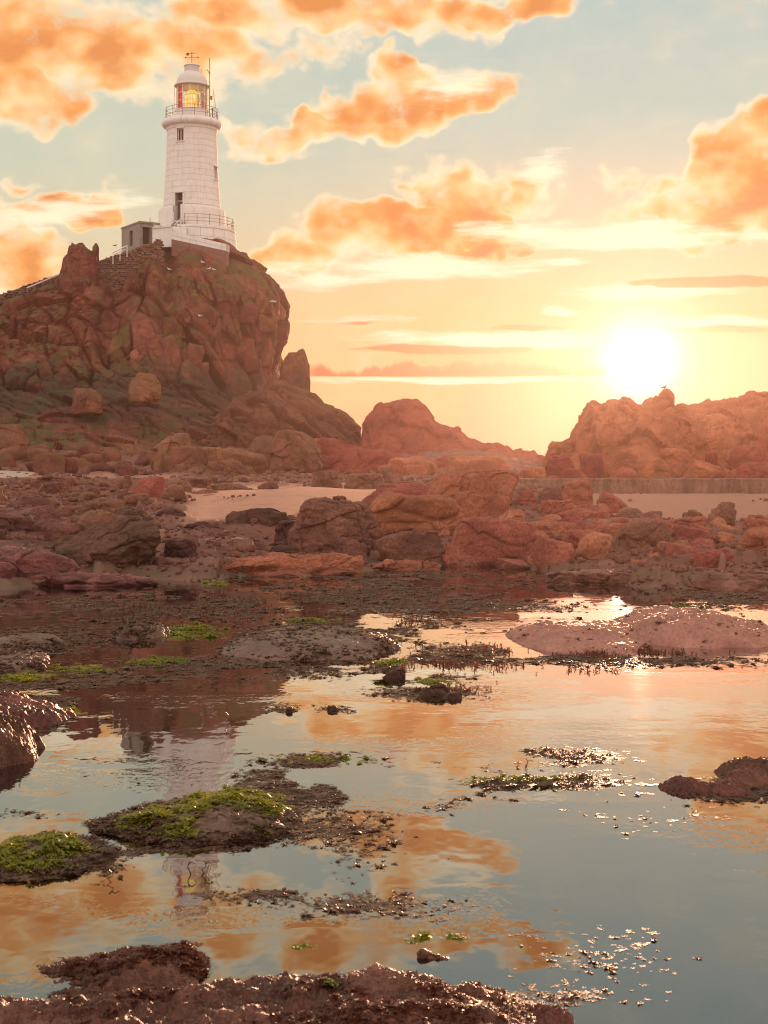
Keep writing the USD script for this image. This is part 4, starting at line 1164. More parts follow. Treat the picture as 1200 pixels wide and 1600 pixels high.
# red screen inside the glass on the left
th = np.linspace(-1.15, -0.62, 9)
v = [[LX + r * math.sin(t), LD - r * math.cos(t), z] for r in (1.36, 1.39) for z in (GL0 + 0.01, GL1 - 0.1) for t in th]
put('red_screen', (np.array(v), np.vstack([grid_faces(2, 9), grid_faces(2, 9)[:, ::-1] + 18])), M['redpanel'], light)
# lens: a ribbed barrel on a pedestal
lp = [(0, 38.80), (0.40, 38.80), (0.42, 38.98), (0.56, 39.02)]
for i in range(22):
    z = 39.02 + i * 0.082
    r = 0.60 + 0.06 * math.cos((z - 39.9) / 0.9 * 1.3)
    if i > 15:
        r *= math.cos((i - 15) / 7 * 1.15)
    lp += [(r, z), (r + 0.05, z + 0.03), (r - 0.01, z + 0.078)]
lp += [(0.0, 39.02 + 22 * 0.082)]
lens = put('lens', lathe(lp, 40), M['lamp'], light, smooth=25)
put('lens_frame', [tube_mesh(np.array([radial(a, 0.70, z) for z in np.linspace(38.8, 40.3, 6)]), 0.022) for a in np.arange(8) * math.pi / 4 + .2] + [tube_mesh(arc_pts(0.72, 40.32, 0, 2 * math.pi, 41), 0.03)], M['metalwhite'], lens)
put('lantern_gear', [bar(radial(.9, .95, 38.8), radial(.9, .95, 40.2), .04), bar(radial(.9, .95, 39.6), radial(.6, 1.2, 39.9), .04), box_at(radial(.9, .95, 39.7), [.2, .2, .35])], M['iron'], light)
# roof
put('lantern_ceiling', lathe([(0, 41.05), (1.46, 41.05), (1.46, 41.17), (0, 41.17)], 48), M['dome'], light, smooth=30)
eaves = put('roof_eaves', lathe([(0, 41.18), (1.70, 41.18), (1.80, 41.22), (1.80, 41.30), (1.62, 41.40), (0, 41.40)], 64), M['dome'], light, smooth=30)
dp = [(1.60, 41.40)] + [(1.58 * math.cos(a) ** 0.9, 41.42 + 1.42 * math.sin(a)) for a in np.linspace(0.05, 1.03, 12)]
dp = [(0, 41.40)] + dp + [(0.0, dp[-1][1])]
roof = put('dome_roof', lathe(dp, 64), M['dome'], light, smooth=35)
zt = dp[-1][1]
put('ventilator', lathe([(0, zt - .02), (0.80, zt - .02), (0.80, zt + 0.08), (0.76, zt + .10), (0.76, zt + 0.62), (0.84, zt + 0.66), (0.82, zt + .72), (0.5, zt + 0.90), (0.12, zt + 0.98), (0, zt + 1.0)], 48), M['dome'], light, smooth=30)
put('vent_pipe', bar(radial(1.35, 1.02, zt - 0.5), radial(1.35, 1.0, zt + 0.35), 0.06), M['dome'], roof)
zv = zt + 0.95
vane = put('weather_vane', bar([LX, LD, zv], [LX, LD, zv + 1.25], 0.04), M['rust'], light, smooth=True)
put('direction_arm', [bar([LX - 0.62, LD, zv + .62], [LX + 0.62, LD, zv + .62], 0.025), bar([LX, LD - 0.62, zv + .62], [LX, LD + 0.62, zv + .62], 0.025)] + [trimesh.creation.icosphere(2, 0.08).apply_translation([LX + s * 0.64, LD, zv + .62]) for s in (-1, 1)], M['rust'], vane)
put('vane_arrow', [bar([LX - 0.45, LD - .1, zv + .95], [LX + 0.42, LD + .1, zv + 1.12], 0.025), box_at([LX - 0.42, LD - .1, zv + 0.93], [0.26, 0.04, 0.26])], M['iron'], vane)
# ladders, brackets and the mast at the right
for s in (-1, 1):
    put('ladder', [bar(radial(s * a, 1.80, 38.0), radial(s * a, 1.80, 41.25), 0.02) for a in (1.45, 1.62)] + [bar(radial(s * 1.45, 1.80, z), radial(s * 1.62, 1.80, z), 0.014) for z in np.arange(38.3, 41.2, 0.35)], M['metalwhite'], light)
mast = put('aerial_mast', bar(radial(1.42, 1.86, 37.8), radial(1.42, 1.86, 44.1), 0.035), M['iron'], light)
put('aerial', [bar(radial(1.42, 1.86, 42.5), radial(1.42, 1.86, 42.5) + np.array([-0.28, 0, 0.42]), 0.035), bar(radial(1.42, 1.86, 42.62), radial(1.42, 1.86, 42.62) + np.array([0.08, 0, -0.2]), 0.03)], M['iron'], mast)
put('aerial_box', box_at(radial(1.42, 1.86, 40.0) + np.array([0.18, 0, 0]), [0.22, 0.22, 0.34]), M['concrete'], mast)
put('rail_lamp', [bar(radial(1.1, 2.5, 37.8), radial(1.1, 2.5, 38.6), .05), box_at(radial(1.1, 2.5, 38.62), [.16, .16, .24])], M['iron'], light)
for a in (1.52, 1.9):
    put('stay_wire', bar(radial(a, 2.64, 37.8), radial(a, 2.2, 41.0), 0.012), M['iron'], light)
# terrace rail
tr_ = put('terrace_rail', [tube_mesh(arc_pts(4.28, 26.46 + h, -0.05, 2.6, 50), 0.022) for h in (0.38, 0.72, 1.06)] + [tube_mesh(arc_pts(4.28, 26.46 + h, -2.6, -1.25, 30), 0.022) for h in (0.55, 1.06)], M['rust'], light, smooth=True)
for a in list(np.linspace(-0.05, 2.6, 10)) + list(np.linspace(-2.6, -1.25, 5)):
    put('rail_post', bar(radial(a, 4.28, 26.40), radial(a, 4.28, 27.58), 0.03), M['rust'], tr_)
# stair to the door
stair = put('stair_flank', box_at([pxx(274, 149.8), 150.2, 25.35], [2.2, 1.5, 1.3], 0.0), M['white'], light)
S0, S1 = np.array([pxx(262, 149.4), 149.45, 25.2]), np.array([pxx(280, 150.6), 151.3, 26.75])
for k in range(9):
    c = S0 + (S1 - S0) * (k + .5) / 9
    put('step', box_at(c, [1.15, 0.30, 0.17], 0.25), M['concrete'], stair)
for s in (-1, 1):
    off = np.array([0.62 * s, 0.1 * s, 0])
    put('handrail', [bar(S0 + off + [0, 0, h], S1 + off + [0, 0, h], 0.03) for h in (0.5, 1.0)] + [bar(S0 + (S1 - S0) * t + off, S0 + (S1 - S0) * t + off + [0, 0, 1.0], 0.03) for t in (0.02, .25, .5, .75, .98)], M['metalwhite'], stair)

# apron wall of painted stone in front, red masonry under it
def course_wall(name, a, b, za, zb, ta, tb, courses, length, mat, joint, label, category, depth=0.45, kind_part='stone_block', parent=None, seed=3, jit=0.0, stuff=False):
    """A straight wall of separate stones from plan point a to b; foot heights za, zb and head heights ta, tb at its two ends."""
    r = np.random.default_rng(seed)
    a, b = np.array(a, float), np.array(b, float)
    L = np.linalg.norm(b - a)
    u = (b - a) / L
    nrm = np.array([u[1], -u[0]])
    if nrm[1] > 0:
        nrm = -nrm
    w = parent or thing(name, label, category, (*((a + b) / 2), min(za, zb)))
    def slab(s0, s1, f0, f1, off, dep):
        P = []
        for s in (s0, s1):
            lo, hi = za + (zb - za) * s, ta + (tb - ta) * s
            for fr in (f0, f1):
                z = lo + (hi - lo) * fr
                for o in (off, off - dep):
                    q = a + u * s * L + nrm * o
                    P.append([*q, z])
        return trimesh.convex.convex_hull(np.array(P))
    put('wall_core', slab(0, 1, 0, 1, -0.06, depth), joint, w)
    out = []
    for c in range(courses):
        s = -r.uniform(0, length) / L
        while s < 1:
            e = s + length * r.uniform(0.7, 1.3) / L
            s0, s1 = max(s, 0) + 0.012 / L, min(e, 1) - 0.012 / L
            if s1 - s0 > 0.1 / L:
                hc = 0.015 / max(ta - za, .3)
                m = slab(s0, s1, c / courses + hc, (c + 1) / courses - hc, r.uniform(-jit, jit), 0.22)
                if stuff:
                    out.append(m)
                else:
                    put(kind_part, m, mat, w)
            s = e
    if stuff:
        put(kind_part, out, mat, w, kind='stuff')
    return w


pa, pb = at(267.5, 365, 148.6)[:2], at(353, 392, 147.6)[:2]
course_wall('apron_wall', pa, pb, pz(374, 148.6), pz(393, 147.6), pz(361, 148.6), pz(381, 147.6), 2, 1.4, M['white'], M['joint'], 'sloping white stone apron wall along the foot of the lighthouse', 'wall', depth=1.2)
qa, qb = at(268, 372, 148.2)[:2], at(352, 392, 147.2)[:2]
course_wall('retaining_wall', qa, qb, pz(400, 148.2), pz(416, 147.2), pz(373.5, 148.2), pz(391.5, 147.2), 3, 1.0, M['redstone'], M['redstone'], 'dark red masonry retaining wall under the white apron wall', 'wall', depth=1.2, jit=0.03)


def rubble_wall(name, a, b, za, ta, tb, label, seed, depth=1.4, course=0.17, length=0.34):
    """Rough stones in level courses below a sloping head."""
    r = np.random.default_rng(seed)
    a, b = np.array(a, float), np.array(b, float)
    L = np.linalg.norm(b - a)
    u = (b - a) / L
    nrm = np.array([u[1], -u[0]])
    if nrm[1] > 0:
        nrm = -nrm
    w = thing(name, label, 'wall', (*((a + b) / 2), za))
    P = [[*(a + u * s_ * L - nrm * o), z] for s_, hi in ((0, ta), (1, tb)) for o in (0.06, depth) for z in (za, hi - 0.06)]
    put('wall_core', trimesh.convex.convex_hull(np.array(P)), M['redstone'], w)
    out, z = [], za
    while z < max(ta, tb):
        h = course * r.uniform(0.8, 1.25)
        s_ = -r.uniform(0, length)
        while s_ < L:
            l = length * r.uniform(0.55, 1.5)
            mid = min(max((s_ + l / 2) / L, 0), 1)
            if z + h * 0.9 < ta + (tb - ta) * mid + r.uniform(-.05, .10) and s_ + l > 0.1:
                c = a + u * (s_ + l / 2) + nrm * r.uniform(-0.10, 0.08)
                k = np.array([[i, j, q] for i in (-1, 1) for j in (-1, 1) for q in (-1, 1)], float) * (l / 2 - .02, 0.22, h / 2 - .015)
                k += r.normal(0, .028, k.shape)
                v = np.stack([c[0] + k[:, 0] * u[0] + k[:, 1] * nrm[0], c[1] + k[:, 0] * u[1] + k[:, 1] * nrm[1], z + h / 2 + k[:, 2]], 1)
                out.append(trimesh.convex.convex_hull(v))
            s_ += l
        z += h
    put('rubble_stone', out, M['redstone'], w, kind='stuff')


rubble_wall('revetment_wall', at(150, 440, 146.0)[:2], at(251, 420, 146.6)[:2], 17.5, pz(408, 146.0), pz(374, 146.6), 'coursed red stone revetment wall below the grey outbuilding', 9)
# outbuilding
hut = thing('outbuilding', 'small flat roofed grey outbuilding with a dark doorway left of the lighthouse', 'outbuilding', (-24.5, 152, 23.5))
c0, c1, c2 = at(218, 346, 150.0), at(190, 356, 154.0), at(249, 348, 151.2)
zr = c0[2]
c3 = c1 + (c2 - c0)
pts = np.array([c1[:2], c0[:2], c2[:2], c3[:2]])


def prism(poly, z0, z1):
    from shapely.geometry import Polygon
    m = trimesh.creation.extrude_polygon(Polygon(poly), z1 - z0, engine='earcut')
    m.apply_translation([0, 0, z0])
    return m


def on_face(a, b, s0, s1, z0, z1, off, dep):
    u = (b - a) / np.linalg.norm(b - a)
    n = np.array([u[1], -u[0]])
    q = [a + (b - a) * s0 + n * off, a + (b - a) * s1 + n * off, a + (b - a) * s1 + n * (off - dep), a + (b - a) * s0 + n * (off - dep)]
    return prism(np.array(q), z0, z1)


body = to_man(prism(pts, zr - 3.4, zr - 0.12))
doorcut = on_face(pts[1], pts[2], 0.16, 0.55, zr - 3.3, zr - 0.5, 0.2, 0.7)
wincut = on_face(pts[0], pts[1], 0.44, 0.62, zr - 2.1, zr - 0.62, 0.2, 0.5)
put('building_wall', body - to_man(doorcut) - to_man(wincut), M['concrete'], hut)
put('doorway', on_face(pts[1], pts[2], 0.16, 0.55, zr - 3.3, zr - 0.5, -0.40, 0.06), M['dark'], hut)
put('window', on_face(pts[0], pts[1], 0.44, 0.62, zr - 2.1, zr - 0.62, -0.22, 0.06), M['dark'], hut)
cen = pts.mean(0)
put('roof_slab', prism(cen + (pts - cen) * 1.05, zr - 0.118, zr + 0.04), M['concrete'], hut)
put('lintel', on_face(pts[1], pts[2], 0.10, 0.75, zr - 0.5, zr - 0.36, 0.10, 0.098), M['concrete'], hut)
put('door_pier', on_face(pts[1], pts[2], 0.70, 1.0, zr - 3.3, zr - 0.15, 0.04, 0.038), M['white'], hut)
link = thing('link_wall', 'low white wall joining the outbuilding to the lighthouse stair', 'wall', (*c2[:2], 24))
put('wall_body', prism(np.array([at(238, 0, 149.6)[:2], at(268, 0, 148.7)[:2], at(268, 0, 149.6)[:2], at(240, 0, 150.6)[:2]]), 23.6, pz(357, 149.6)), M['white'], link)
put('coping', prism(np.array([at(237.5, 0, 149.5)[:2], at(268.3, 0, 148.6)[:2], at(268.3, 0, 149.7)[:2], at(239.5, 0, 150.7)[:2]]), pz(357, 149.6) + .002, pz(355.5, 149.6)), M['white'], link)
# path wall with a pale handrail on the left skyline
rubble_wall('path_wall', at(-40, 470, 147)[:2], at(100, 424, 148)[:2], 14.5, pz(474, 147), pz(424, 148), 'rubble path wall climbing the left skyline to the pinnacle', 12)
hr = thing('path_handrail', 'pale pipe handrail above the rubble path wall on the left skyline', 'handrail', at(66, 440, 146.8))
put('rail', [bar(at(42, 450, 146.4), at(92, 429, 146.9), 0.07)], M['metalwhite'], hr)
for t in (0.02, 0.25, .5, .75, .98):
    q = at(42, 450, 146.4) * (1 - t) + at(92, 429, 146.9) * t
    put('post', bar(q - [0, 0, 1.2], q, 0.04), M['rust'], hr)
hr = thing('path_handrail', 'short pale handrail beside the path below the outbuilding', 'handrail', at(187, 390, 145.5))
put('rail', [bar(at(176, 395, 145.6), at(199, 383.5, 145.6), 0.06), bar(at(178, 398, 145.6), at(196, 389.5, 145.6), 0.05)], M['metalwhite'], hr)
for t in (0.02, .5, .98):
    q = at(176, 395, 145.6) * (1 - t) + at(199, 383.5, 145.6) * t
    put('post', bar(q - [0, 0, 1.1], q, 0.04), M['metalwhite'], hr)

# ------------------------------------------------------------------ mounds and rocks in the pool
def mound(name, x0, x1, top, foot, mat, label, category, depth=None, seed=1, rough=0.25, lump=5.0, res=None, power=0.75, peak=0.0, group=None, thing_=None, edge=0.25, fine=0.15):
    """A low heap that rises out of the water: a height field over its own ragged outline."""
    Yf = 3600.0 / (foot - HZ)
    hw = (x1 - x0) / 2 * Yf / FPX
    dep = depth or hw * 0.8
    Yc = Yf + dep
    h = EYE - (top - HZ) * (Yc + 0.1 * dep) / FPX
    h = max(h, 0.03)
    cx = ((x0 + x1) / 2 - CX) * (Yf + .6 * dep) / FPX
    n = 190 if res is None else res
    a = np.linspace(-1.25, 1.25, n)
    U, V = np.meshgrid(a, a * 1.0, indexing='ij')
    x, y = cx + U * hw, Yc + V * dep
    p = np.stack([x, y, np.zeros_like(x)], -1)
    rho = np.sqrt((U - peak * (1 - np.clip(np.abs(U), 0, 1))) ** 2 + V ** 2) + edge * 2 * (fbm(p * 1.6 / hw, 4, seed) - 0.5)
    e = np.clip(1 - rho ** 2, 0, 1) ** power
    z = h * e * (1 + rough * 2 * (fbm(p * 2.2 / hw, 4, seed + 3) - 0.5)) + e ** 0.3 * h * (fine * 2 * (ridged(p * lump / hw, 4, seed + 5) - 0.55) + fine * 0.8 * (fbm(p * lump * 5 / hw, 3, seed + 6) - 0.5)) - 0.06 * smooth(0.75, 1.25, rho) - 0.01
    v = np.stack([x, y, z], -1).reshape(-1, 3)
    f = grid_faces(n, n)
    keep = (z.reshape(-1)[f] > -0.055).any(1)
    m = trimesh.Trimesh(v, f[keep], process=False)
    m.remove_unreferenced_vertices()
    if thing_ is not None:
        return put(name, m, M[mat], thing_, smooth=True), (cx, Yc, hw, dep, h, m)
    return put(name, m, M[mat], None, smooth=True, label=label, category=category, group=group), (cx, Yc, hw, dep, h, m)


g_ = Nodes()
P_ = g_.add('geometry')
f_ = g_.noise(P_, 45.0, 5.0, 0.75)
b_ = g_.noise(P_, 3.0, 5.0, 0.65)
vo_ = g_.add('voronoi_texture', feature='f1', dimensions='3D', vector=P_, scale=38.0, randomness=1.0)
c_ = g_.mix(g_.mr(b_, 0.35, 0.65), (0.075, 0.036, 0.024), (0.155, 0.082, 0.058))
c_ = g_.mix(g_.mr(f_, 0.42, 0.7, 0, 0.75), c_, (0.045, 0.026, 0.018))
c_ = g_.mix(g_.mr(vo_, 0.1, 0.3, 0.4, 0), c_, (0.26, 0.17, 0.13))
M['gravel'] = GRAVEL = g_.make('wet_gravel', surface=g_.add('principled_bsdf', base_color=c_, roughness=0.45, normal=g_.add('bump', height=g_.m('subtract', f_, g_.m('multiply', vo_, 0.6)), strength=0.9, distance=0.012)))

g_ = Nodes()
P_ = g_.add('geometry')
f_ = g_.noise(P_, 40.0, 5.0, 0.75)
c_ = g_.mix(g_.mr(g_.noise(P_, 4.0, 5.0, 0.65), 0.35, 0.65), (0.27, 0.10, 0.07), (0.44, 0.19, 0.135))
c_ = g_.mix(g_.mr(f_, 0.42, 0.7, 0, 0.65), c_, (0.10, 0.04, 0.03))
M['pinkgravel'] = g_.make('pink_gravel', surface=g_.add('principled_bsdf', base_color=c_, roughness=0.5, normal=g_.add('bump', height=f_, strength=0.9, distance=0.015)))
HP = []
HP.append(mound('gravel_bar', 330, 640, 984, 1036, 'gravel', 'brown gravel bar in the middle of the pool', 'gravel bar', depth=1.2, seed=3, power=0.5, fine=0.12))
HP.append(mound('gravel_mound', 950, 1250, 950, 1018, 'pinkgravel', 'larger smooth pink gravel mound on the right of the pool', 'gravel mound', depth=1.5, seed=5, rough=0.2, fine=0.12, power=1.2, lump=9, edge=.35))
HP.append(mound('gravel_mound', 780, 1080, 972, 1022, 'pinkgravel', 'lower pink gravel mound in front of the sun reflection', 'gravel mound', depth=1.3, seed=6, rough=0.22, fine=0.14, power=1.2, lump=9, edge=.35))
HP.append(mound('gravel_bank', -60, 84, 995, 1030, 'gravel', 'far brown gravel bank at the left edge of the pool', 'gravel bank', depth=0.8, seed=7, power=0.5))
HP.append(mound('gravel_bank', -60, 66, 1022, 1058, 'gravel', 'nearer brown gravel bank at the left edge of the pool', 'gravel bank', depth=0.7, seed=8, power=0.5))
HP.append(mound('gravel_bank', 170, 262, 972, 1000, 'gravel', 'small reddish gravel bank left of the gravel bar', 'gravel bank', depth=0.5, seed=10, power=0.5))
mound('pool_rock', -130, 104, 1090, 1148, 'wet', 'brown rock with a sunlit ridge at the left edge of the pool', 'rock', depth=0.6, seed=31, rough=0.3, fine=0.25, power=0.8, lump=6)
mound('pool_rock', -150, 56, 1124, 1208, 'wet', 'glossy brown rock nearest the left edge of the pool', 'rock', depth=0.5, seed=33, rough=0.3, fine=0.25, power=0.7, lump=6)
mound('pool_rock', 1026, 1124, 1214, 1246, 'wet', 'low weedy rock at the right of the pool', 'rock', depth=0.22, seed=35, rough=0.3, fine=0.3, power=0.9, lump=5)
mound('pool_rock', 1104, 1184, 1218, 1248, 'wet', 'small dark rock between the low weedy rock and the right edge', 'rock', depth=0.2, seed=36, rough=0.3, fine=0.3, power=0.9, lump=5)
mound('pool_rock', 1126, 1290, 1188, 1236, 'wet', 'weedy rock rising at the right edge of the pool', 'rock', depth=0.35, seed=37, rough=0.3, fine=0.3, power=0.9, lump=6)
B(590, 636, 1044, 1068, 'green topped stone at the left of the weed clump in the pool', 'brown', 11.3, 4, category='stone', name='pool_stone', rough=0.08)
B(640, 706, 1068, 1098, 'mossy stone in the middle of the weed clump in the pool', 'brown', 10.4, 5, category='stone', name='pool_stone', rough=0.08, depth=.6)
B(690, 724, 1080, 1098, 'dark stone at the right of the weed clump in the pool', 'brown', 10.3, 4, category='stone', name='pool_stone', rough=0.08)
B(436, 458, 1104, 1116, 'small dark stone alone in the calm left water', 'brown', 9.7, 4, category='stone', name='pool_stone', rough=0.08)
B(510, 536, 1102, 1114, 'small flat stone in the calm water right of the lighthouse reflection', 'brown', 9.75, 4, category='stone', name='pool_stone', rough=0.08)
B(645, 730, 1486, 1516, 'small weed topped stone behind the foreground rock', 'wet', 4.72, 5, category='stone', name='pool_stone', rough=0.09, depth=.6)
mound('pool_stone', 815, 905, 1572, 1612, 'wet', 'glittering wet stone at the right end of the foreground rock', 'stone', depth=0.10, seed=39, rough=0.3, fine=0.3, power=0.8)

heaps = []
al = thing('algae_mound', 'large green algae covered mound in the pool left of centre', 'algae mound', (-0.75, 6.5, 0))
heaps.append((al, mound('mound_body', 120, 474, 1247, 1332, 'gravel', None, None, depth=0.56, seed=12, peak=0.35, fine=0.22, thing_=al, power=1.25)[1], 4600, 1.0))
al = thing('algae_mound', 'lower green algae covered mound cut by the left edge', 'algae mound', (-1.4, 5.9, 0))
heaps.append((al, mound('mound_body', -80, 190, 1316, 1386, 'gravel', None, None, depth=0.42, seed=13, fine=0.22, thing_=al, power=1.15)[1], 2400, .8))


# foreground rock
def front_rock(name, prof, Yt, Yb, label, seed, mat='wet', zsink=-0.08):
    pr = np.array([at(a, b, Yt) for a, b in prof])
    xs = np.linspace(pr[0, 0], pr[-1, 0], 520)
    zc = np.interp(xs, pr[:, 0], pr[:, 2])
    t = np.linspace(0, 1, 240)
    S, T = np.meshgrid(np.arange(len(xs)), t, indexing='ij')
    edge = np.minimum(1, np.minimum(xs - xs[0], xs[-1] - xs) / 0.12)
    y = Yt + 0.10 + (Yb - Yt - 0.10) * T
    e = smooth(0.0, 0.12, T) ** 0.7 * (1 - 0.55 * smooth(0.15, 1, T))
    p = np.stack([xs[S], y, np.zeros_like(y)], -1)
    z = zsink + (zc[S] - zsink) * e * edge[S] ** 0.5
    z += edge[S] * (0.050 * (ridged(p * np.array([5, 8, 1]), 5, seed) - 0.62) + 0.035 * (fbm(p * 22, 4, seed + 2) - 0.5) + 0.016 * (ridged(p * 60, 3, seed + 3) - 0.6)) * smooth(0, .1, T)
    d1, d2, _, _ = worley((p * 26).reshape(-1, 3), seed + 8)
    z += (0.010 * np.clip(0.55 - d1, 0, 1) ** 0.5).reshape(z.shape) * smooth(0.02, .1, T)
    v = np.stack([xs[S], y, z], -1).reshape(-1, 3)
    return put(name, (v, grid_faces(len(xs), len(t))[:, ::-1]), M[mat], None, smooth=True, label=label, category='rock')


front_rock('foreground_rock', [(-140, 1552), (-60, 1545), (0, 1548), (80, 1545), (160, 1540), (290, 1530), (340, 1520), (400, 1512), (470, 1506), (520, 1512), (570, 1502), (640, 1500), (690, 1512), (750, 1520), (790, 1535), (830, 1560), (862, 1590), (880, 1620)], 4.42, 2.6, 'wide wet reddish rock across the bottom of the picture', 71)
front_rock('foreground_rock', [(-30, 1560), (20, 1538), (60, 1518), (110, 1508), (160, 1500), (200, 1492), (225, 1486), (262, 1488), (300, 1482), (322, 1490), (336, 1508), (352, 1532)], 4.70, 4.05, 'smaller weedy rock lump behind the left of the foreground rock', 74)

# ------------------------------------------------------------------ weed
def tuft_mesh(seed, leaves=16, flat=0.45, narrow=0.22):
    r = np.random.default_rng(seed)
    vs, fs = [], []
    for k in range(leaves):
        a = r.uniform(0, 2 * math.pi)
        l = r.uniform(0.5, 1.0)
        w = narrow * r.uniform(0.6, 1.4)
        up = flat * r.uniform(0.3, 1.6)
        o = r.normal(0, 0.25, 2)
        u, s = np.array([math.cos(a), math.sin(a)]), np.array([-math.sin(a), math.cos(a)])
        base = len(vs)
        for i, (t, ww) in enumerate(((0, .6), (.35, 1), (.7, .8), (1, .25))):
            c = o + u * l * t
            z = up * math.sin(min(t * 2.2, 2.4)) + r.normal(0, .05)
            for sd in (-1, 1):
                q = c + s * ww * w * sd
                vs.append([q[0], q[1], z + r.normal(0, .06)])
        for i in range(3):
            b = base + 2 * i
            fs += [(b, b + 1, b + 3), (b, b + 3, b + 2)]
    return np.array(vs), np.array(fs)


def frond_mesh(seed, stems=6):
    r = np.random.default_rng(seed)
    vs, fs = [], []
    for k in range(stems):
        a = r.uniform(0, 2 * math.pi)
        lean = r.uniform(.2, 1.1)
        w = r.uniform(.03, .07)
        base = len(vs)
        s = np.array([-math.sin(a), math.cos(a), 0])
        hgt = r.uniform(.5, 1)
        for t, ww in ((0, .7), (.4, 1), (.75, 1.6), (1, .5)):
            c = np.array([math.cos(a) * lean * t ** 1.5 + r.normal(0, .04), math.sin(a) * lean * t ** 1.5 + r.normal(0, .04), hgt * t])
            vs += [c - s * w * ww, c + s * w * ww]
        for i in range(3):
            b = base + 2 * i
            fs += [(b, b + 1, b + 3), (b, b + 3, b + 2)]
    return np.array(vs), np.array(fs)


def scatter(name, protos, mat, pos, scale, seed, parent=None, **t):
    path = numbered((str(parent.GetPath()) if parent else '/World') + '/' + name)
    pi = UsdGeom.PointInstancer.Define(stage, path)
    r = np.random.default_rng(seed)
    rel = []
    o = ORIGIN.get(str(parent.GetPath()), np.zeros(3)) if parent else np.zeros(3)
    for k, (v, f) in enumerate(protos):
        mp = f'{path}/tuft' if k == 0 else f'{path}/tuft_{k:03d}'
        usdkit.mesh(stage, mp, (v, f), M[mat], smooth=True)
        rel.append(Sdf.Path(mp))
    pi.CreatePrototypesRel().SetTargets(rel)
    n = len(pos)
    pi.CreateProtoIndicesAttr(Vt.IntArray.FromNumpy(r.integers(0, len(protos), n).astype(np.int32)))
    pi.CreatePositionsAttr(Vt.Vec3fArray.FromNumpy((np.asarray(pos) - o).astype(np.float32)))
    a = r.uniform(0, math.pi, n)
    pi.CreateOrientationsAttr(Vt.QuathArray([Gf.Quath(float(math.cos(x)), 0, 0, float(math.sin(x))) for x in a]))
    pi.CreateScalesAttr(Vt.Vec3fArray.FromNumpy(np.asarray(scale, np.float32)))
    return tag(pi.GetPrim(), **t)




def strand_mesh(seed, strands=11, width=0.05):
    """A tangle of flat wet strands, lying on the water or the rock."""
    r = np.random.default_rng(seed)
    vs, fs = [], []
    for k in range(strands):
        a = r.uniform(0, 2 * math.pi)
        q = r.normal(0, 0.30, 2)
        w = width * r.uniform(.6, 1.6)
        z0 = r.uniform(0.02, 0.16)
        base, turn, n = len(vs), r.normal(0, 0.5), 6
        for i in range(n):
            t = i / (n - 1)
            s_ = np.array([-math.sin(a), math.cos(a)])
            ww = w * (0.4 + 1.2 * math.sin(math.pi * min(t + .12, 1)))
            z = z0 * math.sin(math.pi * t) + 0.02 + r.normal(0, .012)
            for sd in (-1, 1):
                vs.append([*(q + s_ * ww * sd), z + sd * r.normal(0, .02)])
            q = q + np.array([math.cos(a), math.sin(a)]) * 0.22 * r.uniform(.7, 1.3)
            a += turn + r.normal(0, .25)
        for i in range(n - 1):
            b = base + 2 * i
            fs += [(b, b + 1, b + 3), (b, b + 3, b + 2)]
    v = np.array(vs)
    v[:, :2] -= v[:, :2].mean(0)
    return v, np.array(fs)


TUFTS = [tuft_mesh(k) for k in range(2)] + [strand_mesh(k + 40) for k in range(6)]
FRONDS = [frond_mesh(k + 20) for k in range(4)]


def weed_field(p, seed):
    return fbm(p * np.array([1.7, 1.7, 1]), 5, seed)


def areas_points(areas, seed, thr=0.5, dense=1.0):
    """Points on the water inside the given ellipses (photograph pixels at water level), gathered into ragged drifts."""
    r = np.random.default_rng(seed)
    out = []
    for cx, cy, rx, ry, n in areas:
        n = int(n * dense)
        u = r.normal(0, 0.5, (n * 3, 2))
        px, py = cx + u[:, 0] * rx, cy + u[:, 1] * ry
        py = np.maximum(py, 870)
        Y = 3600 / (py - HZ)
        x = (px - CX) * Y / FPX
        p = np.stack([x, Y, np.zeros(len(x))], 1)
        f = weed_field(p, 40) + r.normal(0, .02, len(p))
        qx, qy = CX + FPX * p[:, 0] / p[:, 1], HZ + 3600 / p[:, 1]
        calm = (qx > 235) & (qx < 365) & (qy > 1085) & (qy < 1240)
        p = p[(f > thr) & ~(calm & (r.random(len(p)) > 0.06))][:n]
        out.append(p)
    return np.concatenate(out)


SCUM = [(150, 950, 170, 16, 420), (330, 948, 300, 20, 1000), (520, 938, 220, 24, 1000), (640, 905, 210, 16, 800), (90, 995, 110, 30, 380), (190, 1056, 120, 14, 300), (70, 1080, 110, 18, 500), (430, 1042, 240, 18, 900), (560, 985, 200, 20, 700),
        (655, 1052, 70, 10, 350), (670, 1082, 80, 10, 350), (710, 1030, 90, 8, 300), (830, 1022, 220, 14, 900), (980, 1030, 220, 14, 700), (760, 950, 160, 20, 700), (1120, 940, 120, 16, 500),
        (500, 1190, 80, 12, 380), (430, 1212, 50, 8, 120), (580, 1236, 230, 26, 1300), (800, 1222, 130, 12, 700), (500, 1300, 110, 30, 380), (880, 1182, 80, 12, 300), (110, 1262, 150, 14, 200), (260, 1345, 240, 22, 500),
        (410, 1385, 90, 24, 160), (580, 1415, 110, 18, 180), (930, 1500, 120, 40, 40), (1150, 1240, 110, 14, 300), (890, 1570, 100, 24, 70), (440, 1110, 30, 6, 30), (520, 1108, 30, 6, 30), (1000, 1270, 200, 30, 20), (140, 1110, 120, 26, 120), (60, 1120, 110, 20, 200)]
pos = areas_points(SCUM, 101, 0.475, 3.2)
sc = np.random.default_rng(1).lognormal(0, 0.5, len(pos)) * np.interp(pos[:, 1], [4, 7, 12, 22], [0.0045, 0.0065, 0.011, 0.020])
